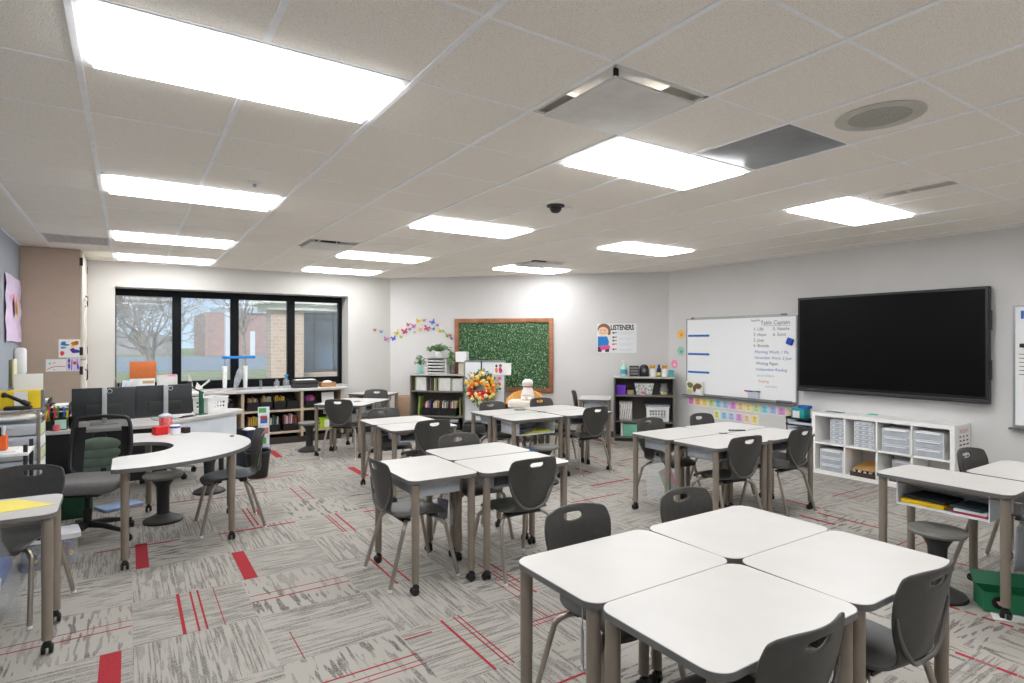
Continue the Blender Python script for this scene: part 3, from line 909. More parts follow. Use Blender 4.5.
def letter_tray(label, loc, n, w, d, rz=0):
    t = thing('letter_tray', label, 'paper tray', loc, rz, None)
    for k in range(n):
        z = .06 * k
        m = MB(); m.box(-w / 2, w / 2, -d / 2, d / 2, z, z + .004); m.box(-w / 2, -w / 2 + .004, -d / 2, d / 2, z, z + .05); m.box(w / 2 - .004, w / 2, -d / 2, d / 2, z, z + .05)
        tr = m.build('tray_shelf', BLACK, t, smooth=0)
        p = MB()
        for q in range(3):
            o = rnd.uniform(-.015, .015)
            p.box(-w / 2 + .012 + o, w / 2 - .012 + o, -d / 2 - .01 + o, d / 2 - .01, z + .005 + .011 * q, z + .014 + .011 * q)
        p.build('paper_stack', PAPER, tr, smooth=0)
    return t
letter_tray('stack of white papers in black trays next to brown cabinet', (-.755, 7.56, DT), 5, .19, .30)
letter_tray('lower stack of papers in black trays behind the marker caddy', (-.575, 7.60, DT), 4, .15, .28)
# drawer cart
t = thing('drawer_cart', 'chrome framed cart of grey translucent drawers by the left wall', 'storage cart', (-.84, 6.48, 0))
t['label'] = 'chrome framed cart of grey translucent drawers beside the blue-grey wall'
m = MB()
for y in (-.2, .2):
    m.tube(smooth_path([(-.21, y, .05), (-.21, y, .95), (-.2, y, .99), (-.16, y, 1.01), (.16, y, 1.01), (.2, y, .99), (.21, y, .95), (.21, y, .05)], 5), .011, 8)
for x in (-.21, .21):
    for z in (.1, .95): m.tube([(x, -.2, z), (x, .2, z)], .008, 8)
m.build('frame', CHROME, t, smooth=60)
DR = mat('grey_drawer', (196, 202, 210), .4, alpha=.9)
for k in range(8):
    z = .10 + k * .103
    d = MB().box(-.195, .195, -.20, .18, z, z + .092, b=.006).build('drawer', DR, t)
    MB().box(-.05, .05, -.212, -.2, z + .06, z + .074, b=.003).build('pull', FROST, d)
MB().box(-.20, .20, -.19, .19, .955, .975, b=.004).build('paper_layer', PAPER, t)
m = MB()
for k in range(7): m.box(.216, .222, -.17 + .002 * k, .17, .18 + k * .105, .27 + k * .105, m=k % 2)
m.build('side_papers', [mat('pale_green_paper', (206, 216, 178), .7), PAPER], t, smooth=0)
for sx in (-.21, .21):
    for sy in (-.2, .2): MB().ball((sx, sy, .028), .028, sub=2).build('caster', BLACK, t)
t = thing('file_box', 'yellow file box with grey sides on top of the drawer cart', 'box', (-.79, 6.60, 1.02))
MB().box(-.17, .15, -.05, .05, 0, .155, b=.004).build('box', colm((236, 204, 26)), t)
MB().box(-.03, .06, -.054, -.05, .0, .15).build('paper_band', PAPER, t, smooth=0)
MB().box(.15, .17, -.05, .05, 0, .155).build('end_panel', GREYP, t, smooth=0)
t = thing('phone', 'black desk phone handset leaning before the yellow file box', 'phone', (-.79, 6.45, 1.022))
MB().box(-.08, .1, -.06, .05, 0, .03, b=.008).build('base', BLACK, t)
MB().tube(smooth_path([(-.09, -.01, .13), (-.05, -.02, .12), (.03, -.03, .075), (.09, -.03, .04)], 5), [.022] * 4 + [.015] * 7 + [.022] * 5, 10).build('handset', BLACK, t, smooth=60)
t = thing('sign_holder', 'blank white sheet in upright holder behind the yellow box', 'sign', (-.74, 6.72, 1.0225))
MB().box(-.10, .10, -.004, .004, .0, .29, b=.003).build('sheet', WPL, t)
MB().box(-.10, .10, -.04, .04, 0, .008, b=.003).build('foot', CLEAR, t)
# small trolley with orange bin
t = thing('utility_trolley', 'low trolley with white top and black posts beside drawer cart', 'trolley', (-.83, 5.88, 0))
MB().box(-.18, .2, -.18, .18, .74, .765, b=.006).build('top_tray', WPL, t)
MB().box(-.18, .2, -.18, .18, .28, .30, b=.006).build('lower_tray', colm((230, 196, 40)), t)
for sx in (-.16, .18):
    for sy in (-.16, .16): MB().tube([(sx, sy, 0), (sx, sy, .82)], .014, 8).build('post', DARK, t)
MB().box(-.10, .12, -.14, .12, .766, .775).build('papers', PAPER, t, smooth=0)
t = thing('pen_bin', 'orange plastic bin of pens on the white trolley top', 'bin', (-.85, 5.86, .776))
m = MB(); w = .075
m.prism([(-w, -.05), (w, -.05), (w, .05), (-w, .05)], 0, .11, inner=[(-w + .005, -.045), (w - .005, -.045), (w - .005, .045), (-w + .005, .045)]); m.box(-w, w, -.05, .05, 0, .005)
m.build('bin', colm((240, 102, 32)), t, smooth=0)
for k in range(6): MB().tube([(-.05 + .02 * k, 0, .01), (-.07 + .026 * k, .01, .16 + .01 * (k % 3))], .008, 7).build('pen', [colm((40, 70, 150)), WPL, colm((190, 220, 120)), WPL, BLACK, WPL][k], t)
# floor clutter in the teacher corner
t = thing('backpack', 'sage green quilted bag hanging behind mesh back of task chair', 'bag', (-.24, 7.045, .27), R(4))
sgm = mat('sage_quilt', (128, 150, 132), .85, var=.12, scale=16, bump=.5)
for k in range(4): MB().ball((0, 0, .06 + .085 * k), .18, sub=3, sc=(1, .26, .42)).build('quilted_panel', sgm, t, smooth=60)
MB().tube(smooth_path([(-.06, 0, .37), (-.04, .05, .42), (.04, .05, .42), (.06, 0, .37)], 5), .012, 8).build('strap', DARK, t, smooth=60)
t = thing('tote_bin', 'dark green bin on the floor under the teacher desk edge', 'bin', (-.43, 6.72, 0))
m = MB(); m.prism(rrect(.30, .26, .03, 4), 0, .30, inner=rrect(.28, .24, .025, 4)); m.prism(rrect(.29, .25, .03, 4), 0, .01); m.build('bin', colm((18, 70, 48)), t)
t = thing('foil_roll', 'silver blue rolled sheet lying across the dark green bin', 'roll', (-.40, 6.70, .335))
MB().tube([(-.19, .02, 0), (.2, -.03, 0)], .035, 14).build('roll', mat('foil_blue', (150, 172, 206), .25, .6, var=.3, scale=7), t)
MB().tube([(-.192, .02, 0), (-.199, .0205, 0)], .02, 12).build('core', WPL, t)
tag(put(MB().box(-.17, .17, -.12, .12, 0, .03, b=.008).build('binder', colm((150, 172, 208))), (-.07, 6.82, 0), R(25)), 'pale blue binder lying on the carpet behind the task chair', 'binder')
t = thing('storage_bin', 'clear lidded bin of colourful toys on floor by the yellow-paper desk', 'bin', (-.475, 5.36, 0), R(8))
t.scale = (.88, .88, .95)
m = MB(); m.prism(rrect(.36, .26, .03, 4), 0, .20, inner=rrect(.352, .252, .028, 4)); m.prism(rrect(.36, .26, .03, 4), 0, .004); m.build('tub', CLEAR, t)
MB().prism(rrect(.40, .30, .035, 4), .20, .235).build('lid', mat('milky_lid', (232, 232, 236), .4, alpha=.85), t)
TC = [(206, 64, 84), (240, 200, 60), (90, 160, 90), (70, 120, 190), (220, 120, 150), (60, 60, 62)]
for k in range(34):
    MB().ball((rnd.uniform(-.14, .14), rnd.uniform(-.09, .09), .03 + .028 * (k // 7)), .022, sub=1).build('toy', colm(TC[k % 6]), t)
t = thing('open_tote', 'blue open tote on the floor behind the yellow-paper desk', 'bin', (-.85, 5.25, 0))
m = MB(); m.prism(rrect(.32, .42, .03, 4), 0, .22, inner=rrect(.30, .40, .025, 4)); m.prism(rrect(.31, .41, .03, 4), 0, .01); m.build('tub', colm((36, 100, 200)), t)
MB().box(-.12, .12, -.17, .17, .08, .2, b=.01).build('papers', PAPER, t)

BAGM = mat('poly_bag', (226, 230, 236), .18, alpha=.26, bump=.6, scale=14)
def bag(label, loc, rz, w, h, inserts, group=None):
    """limp hanging polythene bag: crumpled double wall gathered at the top"""
    t = thing('plastic_bag', label, 'bag', loc, rz, group)
    m = MB(); rr = random.Random(len(label) * 7 + 3)
    n, k = 9, 9
    for side in (-1, 1):
        vs = []
        for j in range(k + 1):
            v = j / k
            wd = w * (.22 + .78 * min(1, v * 2.2)) * (1 - .12 * (v > .95))
            for i in range(n + 1):
                u_ = -1 + 2 * i / n
                vs.append((u_ * wd / 2, side * (.035 * math.sin(PI * v) * (1 - u_ * u_) + .006 * rr.uniform(-1, 1)), -h * v + .008 * rr.uniform(-1, 1)))
        m.add(vs, [(j * (n + 1) + i, j * (n + 1) + i + 1, (j + 1) * (n + 1) + i + 1, (j + 1) * (n + 1) + i) for j in range(k) for i in range(n)])
    m.tube(smooth_path([(-.03, 0, 0), (-.02, 0, .05), (.02, 0, .05), (.03, 0, 0)], 4), .005, 6)
    m.build('film', BAGM, t, smooth=60, recalc=False)
    for nm, x0, x1, z0, z1, c, tilt in inserts:
        o = MB().box(x0, x1, -.006, .006, z0, z1, b=.002).build(nm, c, t)
        o.rotation_euler = (0, tilt, 0)
    return t
bag('clear plastic bag with tan board hanging under the yellow-paper desk', (-.58, 4.02, .575), R(-30), .26, .42, [('board', -.012, .012, -.38, -.16, mat('cream_board', (216, 204, 172), .6), R(28)), ('papers', -.09, .06, -.36, -.2, PAPER, R(8))])
tag(put(MB().prism([(-.30, -.17), (.30, -.04), (.12, .19), (-.30, .21)], 0, .002).build('paper', mat('yellow_paper', (244, 226, 110), .75, var=.02)), (-.63, 4.02, .7255)), 'yellow sheet of paper lying on the student desk', 'paper')

# things on the kidney table
t = thing('card_box', 'bright red small box on the kidney table', 'box', (.25, 6.43, .7255), R(20))
MB().box(-.055, .055, -.045, .045, 0, .075, b=.004).build('box', colm((222, 32, 36)), t)
t = thing('lidded_cup', 'pink and red cup with clear lid behind red box', 'cup', (.30, 6.55, .7255))
MB().lathe([(.05, 0), (.056, .14), (.052, .15)], 20).build('cup', mat('pink_red', (216, 70, 78), .5, col2=(240, 150, 150), scale=30), t)
MB().lathe([(.06, .15), (.06, .165), (.03, .18), (.005, .183)], 20).build('lid', FROST, t)
t = thing('glue_tub', 'small white tub with blue lid stripe beside the red box', 'tub', (.37, 6.36, .7255))
MB().lathe([(.04, 0), (.042, .085), (.038, .09)], 20).build('tub', WPL, t)
MB().lathe([(.043, .062), (.043, .078)], 20, cap=False).build('stripe', colm((50, 80, 190)), t)
tag(put(MB().box(-.03, .03, -.035, .035, 0, .055, b=.006).build('timer', BLACK), (.46, 6.42, .7255), R(25)), 'small black timer beside white tub on the kidney table', 'timer')
tag(put(MB().lathe([(.018, 0), (.02, .008), (.012, .014), (.003, .015)], 12).build('eraser', mat('tan_eraser', (150, 130, 110), .7)), (.80, 5.93, .7255)), 'small tan eraser at the rounded end of kidney table', 'eraser')

# around the end of the teacher desk
t = thing('waste_basket', 'black plastic waste basket behind the side-view chair', 'bin', (1.28, 7.45, 0))
MB().lathe([(.11, 0), (.14, .30), (.146, .305), (.146, .312), (.132, .312), (.104, .01), (.002, .008)], 24, cap=False).build('bin', BLACK, t)
MB().lathe([(.147, .29), (.152, .3), (.147, .315)], 24, cap=False).build('rim', DARK, t)
t = thing('illustrated_poster', 'tall illustrated panel in green and white at teacher desk end', 'poster', (1.50, 8.30, 0), R(-12))
MB().box(-.07, .07, -.01, .01, 0, .735, b=.003).build('panel', mat('panel_pic', (196, 214, 224), .6, col2=(236, 240, 244), scale=9), t)
m = MB()
for k, (z0, z1, c) in enumerate(((.66, .72, 0), (.52, .6, 1), (.38, .46, 2), (.25, .33, 0), (.56, .62, 2), (.1, .2, 1))):
    MB().box(-.06 + .02 * (k % 3), .03 + .015 * (k % 3), -.0115, -.0095, z0, z1).build('picture', [colm((96, 176, 86)), colm((64, 110, 190)), colm((220, 120, 110))][c], t, smooth=0)
t = thing('floor_crate', 'dark navy crate on the floor beside the illustrated panel', 'crate', (1.31, 8.22, 0), R(20))
m = MB(); m.prism(rrect(.22, .26, .02, 3), 0, .47, inner=rrect(.2, .24, .015, 3)); m.prism(rrect(.21, .25, .02, 3), 0, .01); m.build('crate', colm((30, 40, 62)), t)
MB().ball((0, 0, .45), .085, sub=2, sc=(1, 1.1, .5)).build('balled_paper', WPL, t)

# ------------------------------------------------------------------ wall cabinet by the window
t = thing('tall_cabinet', 'ceiling-height brown-sided cabinet with cream doors beside the window', 'cabinet', (0, 0, 0))
MB().box(XL + .002, -.50, 9.03, 10.095, 0, HC - .005).build('carcass', mat('mocha_panel', (184, 165, 147), .6, var=.02), t, smooth=0)
for k, (z0, z1) in enumerate(((.1, 1.36), (1.38, HC - .03))):
    for q, (y0, y1) in enumerate(((9.035, 9.56), (9.57, 10.09))):
        d = MB().box(-.498, -.478, y0, y1, z0, z1, b=.002).build('door', CREAM, t)
        yh = y1 - .05 if q == 0 else y0 + .05
        zc = z1 - .2 if k == 0 else z0 + .75
        MB().tube([(-.478, yh, zc - .07), (-.452, yh, zc - .06), (-.452, yh, zc + .06), (-.478, yh, zc + .07)], .006, 8).build('handle', BLACK, d)
        ye = y0 + .003 if q == 0 else y1 - .003
        for zz in (z0 + .1, z1 - .12):
            MB().box(-.506, -.472, ye - .014, ye + .014, zz - .05, zz + .05).build('hinge', BLACK, d, smooth=0)
t = thing('paper_garland', 'long wavy white paper strip hung down the cabinet door edge', 'garland', (-.472, 9.3, 0))
m = MB(); vs = []
for j in range(25):
    z = .93 + j * .05
    for x, y in ((0, -.06), (0.0, .06)): vs.append((.012 + .012 * math.sin(j * .9), y, z))
m.add(vs, [(2 * j, 2 * j + 1, 2 * j + 3, 2 * j + 2) for j in range(24)])
m.build('strip', PAPER, t, smooth=60)
MB().box(.0, .03, -.05, .05, 2.12, 2.16).build('clip', WPL, t)
# children's drawings on the cabinet side (plane y = 9.03)
def blobs(m, items, y):
    for x, z, w, h, k in items:
        n = 9
        pts = [(x + w * math.cos(2 * PI * i / n) * rnd.uniform(.7, 1.1), z + h * math.sin(2 * PI * i / n) * rnd.uniform(.7, 1.1)) for i in range(n)]
        m.add([(a, y, b) for a, b in pts], [tuple(range(n))], k)
def drawing(name, label, x, z, w, h, base, items, mats, y=9.028, lines=()):
    t = thing(name, label, 'drawing', (x, y, z), 0, None)
    MB().box(-w / 2, w / 2, -.001, .0015, -h / 2, h / 2).build('sheet', base, t, smooth=0)
    m = MB(); blobs(m, items, -.002)
    for (pts, k) in lines:
        m.tube([(a, -.002, b) for a, b in pts], .004, 5, m=k)
    m.build('crayon_marks', mats, t, smooth=0, recalc=False)
    return t
KC = [colm((40, 130, 190)), colm((236, 140, 40)), colm((70, 60, 180)), colm((222, 70, 66)), colm((244, 210, 70)), colm((90, 170, 200))]
drawing('childs_drawing', 'childs drawing with blue, orange and purple figures on brown cabinet', -.605, 1.515, .215, .225, PAPER,
        [(-.06, .07, .028, .02, 0), (-.045, .045, .05, .014, 0), (-.06, .01, .03, .018, 5), (-.07, -.06, .022, .035, 3), (.05, .06, .04, .028, 1), (.07, .075, .025, .02, 1), (.03, .03, .02, .016, 4), (.055, -.035, .048, .03, 2), (.03, -.02, .03, .02, 2), (.035, .0, .02, .01, 3)], KC)
drawing('childs_drawing', 'white drawing with a red curved line on brown cabinet', -.735, 1.31, .20, .15, PAPER, [(-.02, -.055, .008, .006, 2), (-.06, .02, .01, .012, 5), (-.02, .03, .02, .004, 5)], KC,
        lines=(([(-.09, -.05), (-.04, -.022), (.02, -.012), (.09, -.016)], 3),))
drawing('childs_drawing', 'lilac scribbled drawing with pink figure on brown cabinet', -.565, 1.315, .135, .165, mat('lilac_paper', (222, 214, 232), .8),
        [(.01, .02, .022, .025, 3), (-.045, .05, .012, .03, 2), (-.045, -.02, .012, .04, 2), (.045, -.03, .008, .04, 2)], KC, lines=(([(-.02, -.07), (-.015, .06)], 2), ([(.04, -.05), (.035, .07)], 2)))
# left wall pieces (face +x): local frame turned so that the front looks into the room
t = thing('childs_poster', 'large lilac poster with orange drawing on the blue-grey wall', 'poster', (XL + .004, 8.49, 1.96), R(90))
vs = []; m = MB()
for j in range(7):
    for i in range(7):
        x, z = -.52 + 1.04 * i / 6, -.36 + .72 * j / 6
        vs.append((x * (1 - .02 * abs(j - 3) / 3), -.006 - .012 * (i in (0, 6)) * (j % 2) - .012 * (j == 0), z + .008 * math.sin(i)))
m.add(vs, [(j * 7 + i, j * 7 + i + 1, (j + 1) * 7 + i + 1, (j + 1) * 7 + i) for j in range(6) for i in range(6)])
m.build('sheet', mat('lilac_poster', (224, 204, 232), .75, var=.03), t, smooth=60)
m = MB(); blobs(m, [(.0, .06, .09, .10, 0), (.07, .0, .08, .09, 1), (-.15, .12, .05, .04, 2), (.02, -.06, .05, .05, 1)], -.032)
m.build('drawing_marks', [colm((244, 170, 120)), colm((248, 200, 110)), colm((232, 90, 150))], t, smooth=0, recalc=False)
t = thing('soap_dispenser', 'white rounded dispenser mounted on the blue-grey wall', 'dispenser', (XL, 8.62, 1.22), R(90))
MB().box(-.07, .07, -.11, 0, .0, .31, b=.035, seg=4).build('housing', WPL, t)
MB().box(-.05, .05, -.09, -.01, -.05, .005, b=.008).build('nozzle_block', DARK, t)
t = thing('clipboard', 'cream clipboard hung edge-on on blue-grey wall by the dispenser', 'clipboard', (XL, 8.38, 1.10), R(90))
MB().box(-.11, .11, -.045, -.03, 0, .31, b=.003).build('board', mat('cream_paper', (226, 220, 186), .7), t)
MB().box(-.11, .11, -.03, 0, .02, .30, b=.003).build('backing', mat('olive_edge', (120, 120, 84), .7), t)

# ------------------------------------------------------------------ window counter with shelves
COUNTER = .85
t = thing('window_counter', 'long white counter on maple shelves under the window', 'shelf unit', (0, 0, 0))
MB().box(-.47, 3.05, 9.58, 10.098, .815, COUNTER, b=.003).build('worktop', WHITE, t)
MB().box(WX0 + .005, WX1 - .005, 10.099, 10.455, .82, COUNTER - .001).build('sill_board', WHITE, t, smooth=0)
bays = [-.45, .585, 1.445, 2.31, 2.95]
for x in bays:
    MB().box(x - .02, x + .02, 9.62, 10.09, .10, .815).build('divider', WOODL, t, smooth=0)
for a, b in zip(bays, bays[1:]):
    for z in (.165, .505):
        MB().box(a + .02, b - .02, 9.63, 10.09, z, z + .03).build('shelf', WOODL, t, smooth=0)
MB().box(-.45, 2.95, 10.07, 10.09, .10, .815).build('back_panel', mat('shelf_back', (74, 66, 62), .7), t, smooth=0)
MB().box(-.45, 2.95, 9.68, 10.06, 0, .10).build('plinth', mat('plinth', (66, 58, 54), .7), t, smooth=0)

def book_bin(label, loc, w, d, h, rz=0, cols=None, n=7, group=None, name='book_bin', lean=.12):
    t = thing(name, label, 'bin', loc, rz, group)
    m = MB(); m.prism(rrect(w, d, .012, 2), 0, h, inner=rrect(w - .012, d - .012, .008, 2)); m.prism(rrect(w - .002, d - .002, .01, 2), 0, .006)
    m.build('bin', BLACK, t, smooth=0)
    return t
BC = [(206, 160, 96), (232, 214, 180), (96, 132, 90), (196, 84, 72), (238, 238, 232), (72, 92, 140), (226, 188, 74), (150, 150, 146), (212, 130, 150), (120, 86, 70)]
def book(label, loc, rz, th, dp, h, col, tilt=0.0, group=None, cat='book'):
    t = thing('book', label, cat, loc, rz, group)
    t.rotation_euler = (0, tilt, rz)
    c = colm(col)
    MB().box(-th / 2, -th / 2 + .002, 0, dp, 0, h).box(th / 2 - .002, th / 2, 0, dp, 0, h).box(-th / 2, th / 2, -.001, .002, 0, h).build('cover', c, t, smooth=0)
    MB().box(-th / 2 + .002, th / 2 - .002, .002, dp - .004, .003, h - .003).build('pages', PAPER, t, smooth=0)
    return t
CNAME = ['tan', 'cream', 'green', 'brick red', 'white', 'navy blue', 'yellow', 'grey', 'pink', 'brown']
def fill_bin(where, loc, w, h, n, group, seed, bh=.16, colset=None, rz=0, fwd=.06):
    rr = random.Random(seed); lean = rr.uniform(.02, .09)
    pitch = (w - .03) / n
    c, s_ = math.cos(rz), math.sin(rz)
    for i in range(n):
        ci = (colset or list(range(10)))[rr.randrange(len(colset) if colset else 10)]
        lx = -w / 2 + .015 + pitch * (i + .5)
        ly = -fwd
        book('%s book, %s in %s' % (CNAME[ci], ORD[i], where), (loc[0] + lx * c - ly * s_, loc[1] + lx * s_ + ly * c, loc[2] + .008), rz, min(pitch * .75, .02), .13, bh * rr.uniform(.86, 1.1), BC[ci], lean, group)
for k, (x, cs) in enumerate(((1.60, [2, 1, 7, 0]), (1.79, [1, 4, 0, 1]), (1.99, [6, 6, 1, 4]), (2.18, None))):
    b = book_bin('black book bin, %s from the lamp end on upper maple shelf' % ORD[k] if k < 3 else 'empty black bin at the end of the upper maple shelf', (x, 9.80, .536), .18, .26, .13, group='black bins on the maple shelves')
    if k < 3: fill_bin('the %s black bin on upper maple shelf' % ORD[k], (x, 9.80, .536), .18, .13, 5, 'books in the upper maple shelf', 11 + k, .19, cs)
for k, (x, cs) in enumerate(((1.63, [0, 6, 3, 0]), (1.88, [1, 7, 2, 5]), (2.15, [3, 8, 4, 9]))):
    book_bin('black book bin, %s from the lamp end on lower maple shelf' % ORD[k], (x, 9.80, .196), .23, .26, .11, group='black bins on the maple shelves')
    fill_bin('the %s black bin on lower maple shelf' % ORD[k], (x, 9.80, .196), .23, .11, 6, 'books in the lower maple shelf', 31 + k, .22, cs)
t = thing('pouch', 'purple and pink pouch in black bin at shelf end below wood box', 'pouch', (2.47, 9.80, .64))
MB().ball((0, 0, .03), .085, sub=2, sc=(1, .8, .75)).build('body', mat('purple_pattern', (150, 70, 170), .7, col2=(226, 110, 160), scale=14), t)
book_bin('black bin under the purple pouch', (2.47, 9.80, .536), .2, .26, .11)
tag(put(MB().box(-.10, .10, -.004, .0, 0, .235).box(-.09, .09, .012, .016, 0, .22).build('paper_folder', PAPER, smooth=0), (2.74, 9.70, .536), 0, R(-8)), 'white papers standing beside the purple pouch', 'paper')
t = thing('lime_bin', 'lime green bin with white label on lower maple shelf end', 'bin', (2.72, 9.78, .196))
m = MB(); m.prism(rrect(.26, .26, .02, 3), 0, .15, inner=rrect(.25, .25, .015, 3)); m.prism(rrect(.255, .255, .02, 3), 0, .005); m.build('bin', colm((176, 208, 40)), t)
MB().box(-.05, .11, -.134, -.129, .02, .13).build('label_card', PAPER, t, smooth=0)
for k in range(3):
    book_bin('black bin, %s along maple shelf behind the green lamp' % ORD[k], (.72 + .25 * k, 9.80, .536), .22, .26, .14, group='black bins on the maple shelves')
t = thing('craft_supplies', 'mixed red and white craft scraps heaped in shelf bin behind lamp', 'craft supplies', (1.22, 9.76, .69))
for k in range(9): MB().ball((rnd.uniform(-.08, .08), rnd.uniform(-.06, .06), rnd.uniform(-.01, .03)), .025, sub=1).build('scrap', colm([(200, 120, 110), (230, 220, 214), (120, 80, 74)][k % 3]), t)

# things standing on the counter
t = thing('wire_rack', 'grey wire magazine rack at the window edge by the cabinet', 'rack', (-.08, 9.92, COUNTER))
m = MB()
for x in (-.07, 0, .07):
    m.tube(smooth_path([(x - .03, -.06, 0), (x, 0, .24), (x + .03, .06, 0)], 4), .005, 6)
m.tube([(-.1, -.06, .004), (.1, -.06, .004)], .005, 6); m.tube([(-.1, .06, .004), (.1, .06, .004)], .005, 6)
m.build('wires', CHROME, t)
MB().box(-.02, .08, -.03, -.02, .022, .21).build('booklet', mat('pale_blue_card', (206, 216, 224), .6), t, smooth=0).rotation_euler = (0, R(10), 0)
t = thing('flip_chart', 'tabletop chart with orange upper sheet and white lower sheet in window', 'chart', (.17, 9.92, COUNTER))
MB().box(-.155, .165, -.012, .012, .22, .465, b=.004).build('orange_sheet', colm((196, 106, 52)), t)
MB().box(-.15, .15, -.02, .005, .0, .22, b=.003).build('lower_sheet', mat('chart_white', (222, 222, 220), .6, col2=(200, 204, 206), scale=9), t)
MB().box(.0, .14, -.022, -.02, .15, .19).build('tan_label', colm((190, 160, 110)), t, smooth=0)
t = thing('whiteboard_tablet', 'small pale grey board leaning in window beside orange chart', 'board', (.478, 9.94, COUNTER), 0)
MB().box(-.13, .13, -.008, .008, 0, .27, b=.02, seg=3).build('board', mat('pale_grey_board', (206, 206, 204), .5), t)
MB().box(.0, .10, -.012, -.008, .24, .268).build('pink_tab', colm((232, 150, 176)), t, smooth=0)
t = thing('open_book', 'open white pop-up book on the counter before second window', 'book', (.82, 9.87, COUNTER))
m = MB()
m.add([(0, 0, .005), (-.05, .0, .27), (-.09, .10, .25), (-.03, .10, .005)], [(0, 1, 2, 3)])
m.add([(0, 0, .005), (.20, -.02, .19), (.22, .08, .15), (.04, .10, .005)], [(0, 1, 2, 3)])
m.add([(0, 0, .006), (.03, -.06, .15), (.12, .0, .05)], [(0, 1, 2)])
m.box(-.12, .16, -.08, .10, 0, .006)
m.build('pages', PAPER, t, smooth=0, recalc=False)
t = thing('magazine', 'magazine lying open with cream pages on the counter', 'magazine', (1.14, 9.685, COUNTER))
m = MB(); vs = []
for i in range(11):
    x = -.22 + .044 * i
    for y in (-.07, .07): vs.append((x, y, .006 + .022 * abs(math.sin(PI * (x + .22) / .22)) ** .7))
m.add(vs, [(2 * i, 2 * i + 2, 2 * i + 3, 2 * i + 1) for i in range(10)]); m.box(-.22, .22, -.07, .07, 0, .006)
m.build('pages', mat('cream_pages', (232, 224, 204), .6, col2=(246, 244, 240), scale=10), t)
t = thing('paper_cutter', 'clear stand with blue top bar and white side rolls in window', 'stand', (1.43, 9.95, COUNTER))
MB().box(-.23, .24, -.02, .02, .485, .525, b=.004).build('blue_bar', colm((40, 132, 214)), t)
for x in (-.19, .10):
    MB().lathe([(.028, .03), (.033, .20), (.036, .37)], 16, (x, 0)).build('white_roll', WPL, t)
    MB().tube([(x, .0, .37), (x, 0, .487)], .004, 6).build('cord', GREYP, t)
m = MB(); m.M = Matrix.Rotation(R(14), 4, 'Y'); m.lathe([(.03, .02), (.05, .16), (.045, .28), (.02, .36)], 14, (-.05, -.02)); m.build('grey_sleeve', mat('grey_sleeve', (160, 166, 172), .5, var=.2), t)
m = MB(); m.box(-.2, .33, -.10, .08, .0, .006); m.box(.32, .33, -.10, .08, 0, .14); m.build('clear_tray', CLEAR, t, smooth=0)
t = thing('sanitizer_bottle', 'clear pump bottle with blue top on the counter by the printer', 'bottle', (2.12, 9.86, COUNTER))
MB().lathe([(.045, 0), (.05, .02), (.05, .12), (.03, .15), (.015, .16)], 18).build('bottle', CLEAR, t)
MB().lathe([(.018, .158), (.018, .19), (.03, .20), (.03, .22), (.01, .23)], 14).build('pump', colm((70, 140, 190)), t)
t = thing('spray_bottle', 'small clear bottle standing beside the blue pump bottle', 'bottle', (1.98, 9.88, COUNTER))
MB().lathe([(.04, 0), (.042, .10), (.02, .13), (.018, .15)], 16).build('bottle', CLEAR, t)
t = thing('label_printer', 'black paper-topped printer on the counter at the last window', 'printer', (2.40, 9.86, COUNTER))
MB().box(-.19, .19, -.12, .12, 0, .055, b=.008).build('base', DARK, t); MB().box(-.185, .185, -.115, .115, .06, .125, b=.012).build('cover', DARK, t)
MB().box(-.14, .16, -.09, .10, .125, .133).build('paper', PAPER, t, smooth=0)
t = thing('wooden_box', 'low wooden box with white paper at counter end', 'box', (2.77, 9.86, COUNTER))
m = MB(); m.prism([(-.12, -.09), (.12, -.09), (.12, .09), (-.12, .09)], 0, .075, inner=[(-.11, -.08), (.11, -.08), (.11, .08), (-.11, .08)]); m.box(-.115, .115, -.085, .085, 0, .006)
m.build('box', mat('honey_wood', (176, 128, 84), .5, var=.15, stretch=(1, 6, 6)), t, smooth=0)
MB().ball((.0, .0, .075), .06, sub=2, sc=(1.3, 1, .5)).build('crumpled_paper', PAPER, t)

# ------------------------------------------------------------------ grey bookcases on the diagonal wall
def bookcase(label, s, w, d, h, zs):
    t = thing('bookcase', label, 'bookcase', gwall(s + w / 2, 0, .085 if s < 2 else .05), RZG)
    x = w / 2
    for sx in (-1, 1):
        MB().box(sx * x - (.022 if sx > 0 else 0), sx * x + (.022 if sx < 0 else 0), -d, 0, 0.04, h - .025).build('side_panel', CASE, t, smooth=0)
    MB().box(-x, x, -d - .004, 0, h - .025, h, b=.002).build('top', mat('bookcase_top', (184, 180, 174), .5), t)
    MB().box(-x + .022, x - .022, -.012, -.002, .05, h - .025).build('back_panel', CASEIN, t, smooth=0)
    for z in zs: MB().box(-x + .022, x - .022, -d + .005, -.012, z - .022, z).build('shelf', CASE, t, smooth=0)
    MB().box(-x + .01, x - .01, -d + .03, -.01, 0, .04).build('plinth', DARK, t, smooth=0)
    return t
CLs, CLw, CLd, CLh = .54, .97, .33, 1.04
bookcase('grey bookcase with plants on top, standing left of the wreath board'.replace('left of', 'next to'), CLs, CLw, CLd, CLh, (.09, .33, .755))
CRs, CRw, CRd, CRh = 4.0, .95, .33, 1.035
bookcase('grey bookcase with green soap bottle on top, in the corner by whiteboard', CRs, CRw, CRd, CRh, (.075, .325, .74))
def onL(x, z, off=.18): return gwall(CLs + x, z, off + .065)
def onR(x, z, off=.18): return gwall(CRs + x, z, off + .03)
WB_ = mat('white_binder', (232, 232, 230), .5)
